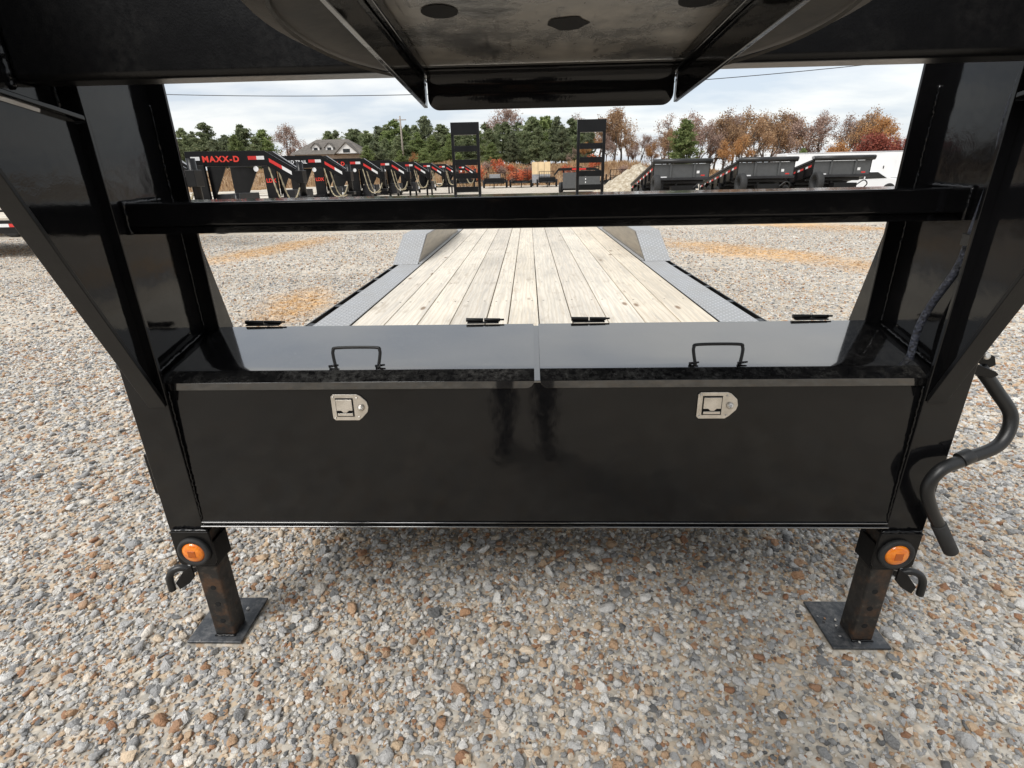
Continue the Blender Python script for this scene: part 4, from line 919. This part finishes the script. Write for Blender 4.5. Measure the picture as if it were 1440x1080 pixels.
MB().box(3.3, 3.4, 0.4, 0.5, 0.012, 1.2).build('jack', 'dark', r)
# white enclosed trailer and white car at the right
r = thing('enclosed_trailer', 'long white enclosed cargo trailer with side door behind the dump trailers', 'trailer', (20.5, 46, 0), R(-6))
MB().box(0, 10.5, 0, 2.5, 0.45, 2.45).build('body', 'white_paint', r, bevel=0.05)
d = MB().box(7.2, 8.1, -0.025, -0.002, 0.55, 2.2).build('side_door', 'white_paint', r, bevel=0.008); MB().box(7.27, 7.33, -0.06, -0.026, 1.2, 1.4).build('door_handle', 'dark', d)
for z in (0.47, 2.38): MB().box(0.05, 10.45, -0.012, -0.001, z, z+0.05).build('trim_strip', 'rim', r)
for xx in (4.6, 5.5): wheel(r, xx, 0.12, 0.36, 0.2)
MB().box(-1.2, 0.0, 1.2, 1.3, 0.42, 0.52).build('tongue', 'dark', r)
r = thing('parked_car', 'low white parked car with dark windows in front of the enclosed trailer', 'car', (15.2, 27.0, 0), R(4))
prof = [(-2.1, 0.35), (-2.12, 0.62), (-1.9, 0.76), (-1.0, 0.80), (-0.55, 1.15), (0.7, 1.18), (1.35, 0.86), (2.0, 0.80), (2.12, 0.6), (2.1, 0.35)]
MB().prism(prof, 'y', -0.85, 0.85).build('body', 'white_paint', r, bevel=0.05)
MB().prism([(-0.82, 0.84), (-0.46, 1.11), (0.02, 1.12), (0.02, 0.84)], 'y', -0.862, -0.851).build('window', 'window', r); MB().prism([(0.09, 0.84), (0.09, 1.12), (0.62, 1.12), (1.1, 0.86)], 'y', -0.862, -0.851).build('window', 'window', r)
MB().box(-2.05, 2.05, -0.858, -0.851, 0.36, 0.50).build('sill_trim', 'red_tape', r)
for xx in (-1.3, 1.3): wheel(r, xx, -0.78, 0.32, 0.2); wheel(r, xx, 0.78, 0.32, 0.2)

# ================================================================== HOUSE, POLE, WIRE
r = thing('house', 'tan house with brown shingle roof and white dormers behind the parked trailers', 'house', (-29.5, 84, 0), R(3))
hz = 2.0
MB().box(-5.0, 5.0, 0, 7, -0.5, 4.6).build('wall', 'housewall', r)
MB().add([(-5.6, -0.5, 4.55), (5.6, -0.5, 4.55), (5.6, 7.5, 4.55), (-5.6, 7.5, 4.55), (-2.6, 3.5, 6.75), (2.2, 3.5, 6.75)], [(0, 1, 5, 4), (1, 2, 5), (2, 3, 4, 5), (3, 0, 4), (3, 2, 1, 0)]).build('roof', 'shingle', r)
for xx in (-2.0, 0.0):
    d = MB().prism([(xx-0.55, 4.95), (xx+0.55, 4.95), (xx+0.55, 5.55), (xx, 6.05), (xx-0.55, 5.55)], 'y', 0.6, 2.6).build('dormer', 'trim', r)
    MB().box(xx-0.28, xx+0.28, 0.575, 0.598, 5.02, 5.5).build('dormer_window', 'window', d)
    for s in (-1, 1): MB().hexa([(xx, 0.4, 6.18), (xx+s*0.72, 0.4, 5.52), (xx+s*0.72, 2.7, 5.52), (xx, 2.7, 6.18)], [(xx, 0.4, 6.09), (xx+s*0.72, 0.4, 5.43), (xx+s*0.72, 2.7, 5.43), (xx, 2.7, 6.09)]).build('dormer_roof', 'shingle', d)
gb = MB().prism([(1.3, 4.6), (4.5, 4.6), (2.9, 6.0)], 'y', -0.9, 2.0).build('gable', 'trim', r)
for s in (-1, 1): MB().hexa([(2.9, -1.1, 6.15), (2.9+s*1.9, -1.1, 4.5), (2.9+s*1.9, 2.4, 4.5), (2.9, 2.4, 6.15)], [(2.9, -1.1, 6.05), (2.9+s*1.9, -1.1, 4.40), (2.9+s*1.9, 2.4, 4.40), (2.9, 2.4, 6.05)]).build('gable_roof', 'shingle', gb)
MB().box(2.4, 3.4, -0.925, -0.902, 4.7, 5.2).build('gable_window', 'window', gb)
for xx in (-3.6, -1.2, 3.0): MB().box(xx-0.5, xx+0.5, -0.03, -0.002, 1.9, 3.6).build('window', 'window', r)
z0 = hill_z(-19.3, 88)
r = thing('utility_pole', 'pale slender utility pole standing before the pine trees', 'pole', (-19.3, 88, z0))
MB().tube([(0, 0, -0.3), (0, 0, 7.2)], [0.16, 0.11], 10).build('pole', 'polewood', r, smooth=True); MB().box(-0.9, 0.9, -0.06, 0.06, 6.6, 6.72).build('crossarm', 'polewood', r)
r = thing('overhead_wire', 'thin dark overhead wire sagging across the sky', 'wire', (0, 40, 0))
def wz(x): return 6.45+0.00125*(x+7)**2
MB().tube([(x, 0, wz(x)) for x in np.linspace(-62, 62, 60)], 0.022, 6).build('wire', 'black_plastic', r)
for xx in (-62, 62): MB().tube([(xx, 0.16, 0), (xx, 0.16, wz(xx)+0.5)], [0.16, 0.11], 10).build('wire_pole', 'polewood', r)

# ================================================================== TREES
def leaf_quads(C, size, rg, flatten=1.0):
    n = len(C); a = rg.normal(size=(n, 3)); a /= np.linalg.norm(a, axis=1)[:, None]; b = rg.normal(size=(n, 3)); b = np.cross(a, b); b /= np.linalg.norm(b, axis=1)[:, None]
    sz = size*rg.uniform(0.6, 1.4, (n, 1)); a *= sz; b *= sz*0.6
    V = np.empty((n, 4, 3)); V[:, 0] = C-a; V[:, 1] = C+b; V[:, 2] = C+a; V[:, 3] = C-b
    return V.reshape(-1, 3)
def quad_mesh(name, V, mat):
    n = len(V)//4; me = bpy.data.meshes.new(name); me.vertices.add(len(V)); me.vertices.foreach_set('co', V.astype(np.float32).ravel())
    me.loops.add(len(V)); me.loops.foreach_set('vertex_index', np.arange(len(V), dtype=np.int32)); me.polygons.add(n)
    me.polygons.foreach_set('loop_start', np.arange(0, len(V), 4, dtype=np.int32)); me.polygons.foreach_set('loop_total', np.full(n, 4, np.int32)); me.update(calc_edges=True); me.materials.append(M[mat]); return me
def tree_obj(name, trunk_mb, V, mat):
    root = thing(name, 'x', 'tree'); trunk_mb.build('trunk', 'bark', root, smooth=True)
    o = bpy.data.objects.new('crown', quad_mesh('crown', V, mat)); col.objects.link(o); o.parent = root; return root
def pine(seed, h=8.0):
    rg = np.random.default_rng(seed); mb = MB(); lean = rg.uniform(-0.3, 0.3, 2)
    mb.tube([(lean[0]*u, lean[1]*u, h*u*0.97) for u in (0, .3, .6, 1)], [0.16, 0.12, 0.07, 0.015], 7)
    C = []
    for k in range(95):
        u = rg.uniform(0.10, 0.99)**0.85; rad = (0.34*h*(1-u)**0.62*min(1.0, 0.45+u*2.2)+0.14)*rg.uniform(0.45, 1.25); a = rg.uniform(0, 6.283); z = h*u
        tip = np.array([lean[0]*u+math.cos(a)*rad, lean[1]*u+math.sin(a)*rad, z+rad*0.12*rg.uniform(-1, 1.5)]); base = np.array([lean[0]*u, lean[1]*u, z-rad*0.15])
        mb.tube([base, tip], [0.03, 0.008], 4, False)
        n = int(50+80*rad/(0.3*h)); t_ = rg.uniform(0.25, 1.05, (n, 1)); C.append(base+(tip-base)*t_+rg.normal(size=(n, 3))*np.array([0.22, 0.22, 0.15])*(0.5+rad*0.35))
    return tree_obj('pine_tree', mb, leaf_quads(np.concatenate(C), 0.15, rg), 'pine')
def decid(seed, h=9.0, spread=0.55, leaves=3600, lsz=0.105, bare=0.25):
    rg = np.random.default_rng(seed); mb = MB(); tips = []
    def br(p, d, ln, r, lev):
        q = p+d*ln; mid = p+d*ln*0.5+rg.normal(size=3)*ln*0.05
        mb.tube([p, mid, q], [r, r*0.82, r*0.62], 6 if lev < 2 else 4, False)
        if lev >= 4: tips.append((p, q)); return
        if lev >= 3: tips.append((p, q))
        for k in range(3 if lev < 3 else 2):
            nd = d+rg.normal(size=3)*spread+np.array([0, 0, 0.18]); nd /= np.linalg.norm(nd)
            br(p+d*ln*rg.uniform(0.6, 1.0), nd, ln*rg.uniform(0.62, 0.85), r*0.56, lev+1)
    br(np.zeros(3)-np.array([0, 0, .2]), np.array([rg.normal()*0.05, rg.normal()*0.05, 1.0]), h*0.30, 0.17, 0)
    tp = [tips[i] for i in rg.permutation(len(tips))[:int(len(tips)*(1-bare*0.4))]]
    C = []; per = max(6, leaves//len(tp))
    for p, q in tp:
        n = int(per*rg.uniform(0.3, 1.7)); C.append(p+(q-p)*rg.uniform(0.2, 1.1, (n, 1))+rg.normal(size=(n, 3))*0.24)
    C = np.concatenate(C); zmx = C[:, 2].max(); sc = h/zmx
    mb.v = [(a*sc, b*sc, c*sc) for a, b, c in mb.v]
    return tree_obj('autumn_tree', mb, leaf_quads(C*sc, lsz, rg), 'rust')
def bush(seed, mat, h=2.2):
    rg = np.random.default_rng(seed); mb = MB(); C = []
    for k in range(14):
        a = rg.uniform(0, 6.283); rr = h*0.45*rg.uniform(0.2, 1); tip = np.array([math.cos(a)*rr, math.sin(a)*rr, h*rg.uniform(0.5, 1.0)])
        mb.tube([(0, 0, -0.15), tip*0.55, tip], [0.03, 0.02, 0.008], 4, False); n = 90
        C.append(tip*rg.uniform(0.35, 1.0, (n, 1))+rg.normal(size=(n, 3))*h*0.11)
    return tree_obj('shrub', mb, leaf_quads(np.concatenate(C), 0.10, rg), mat)
def round_tree(seed, h):   # dense rounded ornamental
    rg = np.random.default_rng(seed); mb = MB(); mb.tube([(0, 0, -0.2), (0, 0, h*0.3), (0.1, 0, h*0.8)], [0.14, 0.11, 0.03], 7); C = []
    for k in range(46):
        d = rg.normal(size=3); d /= np.linalg.norm(d); c = np.array([0, 0, h*0.56])+d*np.array([h*0.31, h*0.31, h*0.36])*rg.uniform(0.5, 1.0)
        mb.tube([(0, 0, h*0.3), c], [0.03, 0.01], 4, False); C.append(c+rg.normal(size=(110, 3))*h*0.065)
    return tree_obj('round_tree', mb, leaf_quads(np.concatenate(C), 0.12, rg), 'crimson')
pines = [pine(11+i) for i in range(4)]; decs = [decid(31, 9), decid(32, 9, 0.5), decid(33, 9, 0.6), decid(34, 9, 0.5, 2100, 0.10, 0.7)]
bushes = [bush(51, 'redbrush'), bush(52, 'redbrush')]; rounds = [round_tree(61, 6.0), round_tree(62, 6.0)]
used = set()
def place(proto, x, y, h, proto_h, mat, label, group, cat='tree', wide=1.0):
    first = proto.name not in used; used.add(proto.name)
    o = proto if first else copy_tree(proto)
    s = h/proto_h; o.location = (x, y, hill_z(x, y)-0.1); o.scale = (s*wide, s*wide, s); o.rotation_euler = (0, 0, random.uniform(0, 6.28)); o['label'] = label; o['category'] = cat; o['group'] = group
    for ch in o.children:
        if ch.name.startswith('crown'): ch.material_slots[0].link = 'OBJECT'; ch.material_slots[0].material = M[mat]
    return o
def px2x(px, Y): return (px-742)/738*Y*1.0*0.93+(-0.0)
def where(px):
    for lim, w in ((385, 'above the red-lettered trailer neck'), (470, 'by the house'), (636, 'behind the row of parked goosenecks'), (712, 'beside the tail ramp nearer the goosenecks'), (815, 'between the two tail ramps'), (905, 'beyond the tail ramp nearer the dump trailers'), (1010, 'behind the first raised dump bed'), (1128, 'behind the middle dump trailer')):
        if px < lim: return w
    return 'above the white enclosed trailer'
GP, GA, GS = 'pine trees on the slope behind the yard', 'autumn trees behind the yard', 'red shrubs on the brushy slope'
k = 0
# pines: (pixel column in the photograph, distance, height)
for px, Y, top in [(262, 100, 9.0), (290, 97, 9.6), (318, 108, 8.6), (345, 99, 9.4), (372, 105, 9.0), (478, 98, 8.2), (497, 104, 8.9), (520, 93, 7.6), (538, 102, 9.0), (556, 96, 9.3), (577, 100, 8.8), (600, 94, 9.4), (622, 102, 9.0), (645, 97, 8.0), (672, 104, 8.6), (690, 93, 7.4), (712, 97, 8.6), (730, 103, 8.9), (744, 95, 9.2), (762, 100, 9.4), (780, 94, 9.0), (798, 101, 9.3), (816, 98, 8.6), (275, 104, 8.8), (333, 94, 7.6), (360, 95, 7.4), (508, 110, 9.2), (548, 108, 9.6), (588, 108, 9.4), (634, 92, 6.6), (660, 95, 7.0), (700, 105, 9.0), (720, 91, 6.8), (753, 91, 7.4), (771, 106, 10.2), (789, 91, 7.4), (808, 108, 9.6), (567, 90, 6.6), (530, 88, 5.8), (610, 88, 6.2), (255, 92, 6.6), (305, 92, 6.8), (470, 108, 8.8), (488, 92, 6.2), (650, 108, 8.6), (682, 110, 9.6), (738, 92, 7.0), (825, 95, 7.2), (545, 92, 6.4), (588, 92, 7.0), (628, 108, 9.4)]:
    xx = px2x(px, Y); kk = k % 4; k += 1
    place(pines[kk], xx, Y, top-hill_z(xx, Y)*0.72, 8.0, ('pine' if k % 3 else 'pine_dark') if k % 5 else 'pine_bright', ('dark green pine tree ' if k % 5 else 'bright green young pine tree ')+where(px), GP, wide=random.uniform(0.85, 1.45))
for px, Y, h in [(597, 80, 3.2), (517, 82, 3.0), (565, 84, 2.6), (690, 82, 3.4), (645, 80, 2.4)]:
    place(pines[k % 4], px2x(px, Y), Y, h, 8.0, 'pine_bright', 'small light green pine growing in the dry brush', 'small pines in the dry brush', wide=1.4); k += 1
place(pines[0], px2x(955, 78), 78, 6.6, 8.0, 'pine_bright', 'lone green tree among the rust coloured trees behind the first dump trailer', 'lone green trees', wide=1.15)
place(pines[2], px2x(1115, 76), 76, 3.6, 8.0, 'pine_bright', 'small pointed green tree behind the dump trailers', 'lone green trees', wide=1.1)
LB = {'rust': 'tall autumn tree with rust brown leaves', 'mauve': 'tall half bare tree with faded brown leaves', 'orange': 'orange leaved autumn tree', 'crimson': 'dark red leaved tree'}
k = 0
for px, Y, h, mat in [(405, 112, 10.8, 'mauve'), (385, 118, 9.6, 'mauve'), (425, 120, 9.2, 'mauve'), (455, 112, 8.0, 'rust'), (305, 116, 9.0, 'mauve'), (470, 118, 9.0, 'mauve'), (512, 118, 9.4, 'rust'), (530, 116, 9.0, 'mauve'), (612, 116, 9.6, 'mauve'), (640, 112, 8.6, 'rust'), (658, 116, 9.4, 'mauve'), (682, 112, 8.4, 'rust'), (275, 112, 8.6, 'rust'), (350, 116, 8.4, 'mauve'), (585, 84, 4.2, 'orange'), (738, 116, 10.6, 'mauve'), (768, 118, 11.0, 'rust'), (812, 112, 10.4, 'mauve'), (706, 112, 13.2, 'mauve'), (790, 112, 11.4, 'mauve'), (832, 100, 8.6, 'orange'), (842, 106, 11.5, 'mauve'), (862, 95, 11.2, 'rust'), (880, 100, 8.6, 'rust'), (898, 104, 7.4, 'mauve'), (913, 92, 5.6, 'orange'), (928, 98, 8.0, 'mauve'), (945, 95, 10.0, 'mauve'), (965, 99, 10.9, 'mauve'), (990, 96, 10.6, 'mauve'), (1010, 92, 9.6, 'rust'), (1030, 97, 10.3, 'rust'), (1052, 93, 10.6, 'rust'), (1075, 97, 10.4, 'rust'), (1098, 94, 9.7, 'mauve'), (1122, 97, 9.8, 'mauve'), (1137, 93, 9.2, 'mauve'), (1036, 80, 6.0, 'orange'), (1012, 82, 5.4, 'orange'), (1090, 84, 5.5, 'mauve'), (1172, 96, 9.6, 'mauve'), (1195, 93, 10.2, 'rust'), (1212, 97, 9.2, 'rust'), (1185, 84, 5.6, 'mauve'), (1245, 95, 6.2, 'crimson'), (1262, 92, 6.0, 'crimson'), (822, 86, 5.2, 'orange'), (800, 90, 4.5, 'mauve'), (935, 90, 7.4, 'rust'), (955, 104, 10.6, 'rust'), (978, 90, 8.4, 'mauve'), (1000, 104, 10.8, 'rust'), (1022, 104, 10.6, 'mauve'), (1044, 88, 8.6, 'rust'), (1064, 104, 11.0, 'rust'), (1086, 90, 8.8, 'rust'), (1110, 104, 10.4, 'rust'), (870, 104, 11.4, 'rust'), (890, 90, 5.2, 'mauve'), (1182, 102, 9.8, 'rust'), (1205, 90, 8.8, 'orange'), (1148, 88, 4.6, 'mauve'), (850, 88, 6.4, 'mauve')]:
    xx = px2x(px, Y); pr = decs[3] if mat == 'mauve' and k % 2 else decs[k % 3]; k += 1
    place(pr, xx, Y, h-hill_z(xx, Y)*0.75, 9.0, mat, LB[mat]+' '+where(px), GA, wide=1.0)
place(rounds[0], px2x(1214, 80), 80, 6.0, 6.0, 'crimson', 'dense rounded crimson tree behind the white enclosed trailer', 'rounded autumn trees', wide=1.15)
place(rounds[1], px2x(1163, 82), 82, 4.9, 6.0, 'orange', 'dense rounded orange tree behind the dump trailers', 'rounded autumn trees', wide=0.95)
for i in range(26):
    px = random.choice([random.uniform(600, 860), random.uniform(560, 900)]); Y = random.uniform(70, 80)
    red = random.random() < 0.6
    place(bushes[i % 2], px2x(px, Y), Y, random.uniform(0.9, 1.9), 2.2, 'redbrush' if red else 'mauve', 'bushy red orange shrub on the brushy slope' if red else 'bushy dull brown shrub on the brushy slope', GS if red else 'brown shrubs on the brushy slope', 'shrub', 1.2)
# dry brush and grass on the slope: uncountable
n = 26000; y = rng.uniform(67.5, 92, n); x = rng.uniform(-45, 30, n); z = np.array([hill_z(a, b) for a, b in zip(x, y)]); hgt = rng.uniform(0.25, 0.95, n)*(0.6+0.4*np.sin(x*0.7)*np.sin(y*0.5))
V = np.empty((n, 4, 3)); dx = rng.normal(0, 0.16, n); dy = rng.normal(0, 0.16, n); w = rng.uniform(0.02, 0.07, n)
V[:, 0] = np.stack([x-w, y, z-0.05], 1); V[:, 1] = np.stack([x+w, y, z-0.05], 1); V[:, 2] = np.stack([x+dx+w*0.4, y+dy, z+hgt], 1); V[:, 3] = np.stack([x+dx-w*0.4, y+dy, z+hgt], 1)
o = bpy.data.objects.new('dry_brush', quad_mesh('dry_brush', V.reshape(-1, 3), 'drygrass')); col.objects.link(o); o['kind'] = 'stuff'; o['label'] = 'tan and rust coloured dry brush covering the slope'; o['category'] = 'brush'
# ================================================================== PHOTOGRAPHER (behind the lens; shows only as a dark reflection in the toolbox)
def make_person(loc):
    root = thing('person', 'person in dark jacket and jeans standing, holding a phone in both hands', 'person', loc)
    bm = bmesh.new(); lay = bm.verts.layers.skin.verify(); V = {}
    def j(n, p, r, par=None, root_=False):
        v_ = bm.verts.new(p); V[n] = v_; v_[lay].radius = (r, r) if not isinstance(r, tuple) else r; v_[lay].use_root = root_
        if par: bm.edges.new((V[par], v_))
    j('pelvis', (0, 0, 0.95), (0.15, 0.11), None, True); j('waist', (0, 0.0, 1.10), (0.145, 0.105), 'pelvis'); j('chest', (0, 0.01, 1.30), (0.165, 0.115), 'waist'); j('top', (0, 0, 1.43), (0.11, 0.085), 'chest')
    j('neck', (0, 0.005, 1.50), 0.055, 'top'); j('jaw', (0, 0.025, 1.565), (0.062, 0.072), 'neck'); j('skull', (0, 0.02, 1.65), (0.077, 0.092), 'jaw'); j('crown', (0, 0.01, 1.72), (0.055, 0.065), 'skull')
    for s_, q in (('l', -1), ('r', 1)):
        j('hip'+s_, (q*0.095, 0, 0.88), (0.092, 0.095), 'pelvis'); j('thigh'+s_, (q*0.105, 0.01, 0.70), 0.082, 'hip'+s_); j('knee'+s_, (q*0.11, 0.02, 0.49), 0.060, 'thigh'+s_); j('calf'+s_, (q*0.115, -0.005, 0.34), 0.062, 'knee'+s_)
        j('ankle'+s_, (q*0.12, -0.02, 0.10), 0.046, 'calf'+s_); j('heel'+s_, (q*0.122, -0.03, 0.048), 0.045, 'ankle'+s_); j('ball'+s_, (q*0.135, 0.10, 0.040), (0.045, 0.036), 'heel'+s_); j('toe'+s_, (q*0.142, 0.165, 0.034), (0.036, 0.028), 'ball'+s_)
        j('shoulder'+s_, (q*0.175, 0, 1.41), 0.066, 'top'); j('upper'+s_, (q*0.225, 0.01, 1.28), 0.055, 'shoulder'+s_); j('elbow'+s_, (q*0.245, 0.055, 1.14), 0.046, 'upper'+s_); j('fore'+s_, (q*0.18, 0.16, 1.22), 0.040, 'elbow'+s_); j('wrist'+s_, (q*0.115, 0.245, 1.295), 0.028, 'fore'+s_)
        j('palm'+s_, (q*0.098, 0.285, 1.325), (0.036, 0.020), 'wrist'+s_)
        for k, (dx, dz, ln) in enumerate(((0.006, 0.030, 1.0), (0.0, 0.012, 1.1), (-0.002, -0.008, 1.0), (0.002, -0.026, 0.8))):
            j('f%d%s' % (k, s_), (q*(0.094-dx), 0.318, 1.334+dz), 0.010, 'palm'+s_); j('g%d%s' % (k, s_), (q*(0.072-dx*0.3), 0.330+0.006*ln, 1.338+dz), 0.0085, 'f%d%s' % (k, s_)); j('h%d%s' % (k, s_), (q*(0.050-0.01*(ln-1)), 0.333, 1.339+dz), 0.007, 'g%d%s' % (k, s_))
        j('t0'+s_, (q*0.075, 0.283, 1.352), 0.011, 'palm'+s_); j('t1'+s_, (q*0.052, 0.296, 1.362), 0.009, 't0'+s_)
    me = bpy.data.meshes.new('body'); bm.to_mesh(me); bm.free(); me.materials.append(M['clothes'])
    o = bpy.data.objects.new('body', me); col.objects.link(o); o.parent = root
    sk = o.modifiers.new('skin', 'SKIN'); sk.use_smooth_shade = True; sb = o.modifiers.new('sub', 'SUBSURF'); sb.levels = 1; sb.render_levels = 1
    # hair, nose, ears
    vs = []; fs = []
    for i in range(9):
        for k in range(18):
            a = 6.2832*k/18; e = math.pi*0.56*i/8; w = 1.0
            vs.append((0.086*math.sin(e)*math.cos(a), 0.008+0.101*math.sin(e)*math.sin(a)-0.012*(i/8), 1.655+0.095*math.cos(e)+(0.05*max(0, math.sin(a))*(i/8))))
    for i in range(8):
        for k in range(18): fs.append((i*18+k, i*18+(k+1) % 18, (i+1)*18+(k+1) % 18, (i+1)*18+k))
    MB().add(vs, fs).build('hair', 'hair', root, smooth=True)
    return root
t = NT('dark_clothes'); g_ = t.coord('Object'); sx = t.n.new('ShaderNodeSeparateXYZ'); t.l.new(g_, sx.inputs[0])
cz = t.ramp(t.math('MULTIPLY', sx.outputs['Z'], 0.5), [(0.0, (0.02, 0.018, 0.016)), (0.045, (0.022, 0.027, 0.042)), (0.475, (0.018, 0.018, 0.02)), (0.745, (0.50, 0.32, 0.24))], 'CONSTANT')
cy_ = t.ramp(sx.outputs['Y'], [(0.0, 0.0), (0.235, 1.0)], 'CONSTANT')
t.set(Base_Color=t.mix(cy_, cz, (0.50, 0.32, 0.24)), Roughness=0.85); t.bump(t.noise(g_, 300, 3), 0.2, 0.003); M['clothes'] = t.m
M['hair'] = flat('dark_hair', (0.03, 0.02, 0.015), 0.6)
make_person((-0.045, -0.345, 0))
ph = thing('phone', 'black phone held up in both hands at chest height', 'phone', (-0.045, -0.014, 1.333))
MB().box(-0.078, 0.078, -0.004, 0.004, -0.037, 0.037).build('phone_body', 'black_plastic', ph, bevel=0.003)
MB().box(-0.074, 0.074, -0.0052, -0.0042, -0.033, 0.033).build('screen', 'window', ph)
# black box trailer added out of view so posts and brace bar mirror something dark
r = thing('added_reflection_trailer', 'unseen long black box trailer added behind the camera for dark reflections', 'trailer', (-8.5, -9.5, 0), 0)
MB().box(0, 17.0, 0, 2.4, 0.45, 2.75).build('body', 'dark', r, bevel=0.05)
for xx in (7.5, 8.5, 9.5): wheel(r, xx, 2.3, 0.38, 0.22); wheel(r, xx, 0.1, 0.38, 0.22)
MB().box(12.2, 13.1, 2.402, 2.425, 0.6, 2.4).build('side_door', 'charcoal', r, bevel=0.006)
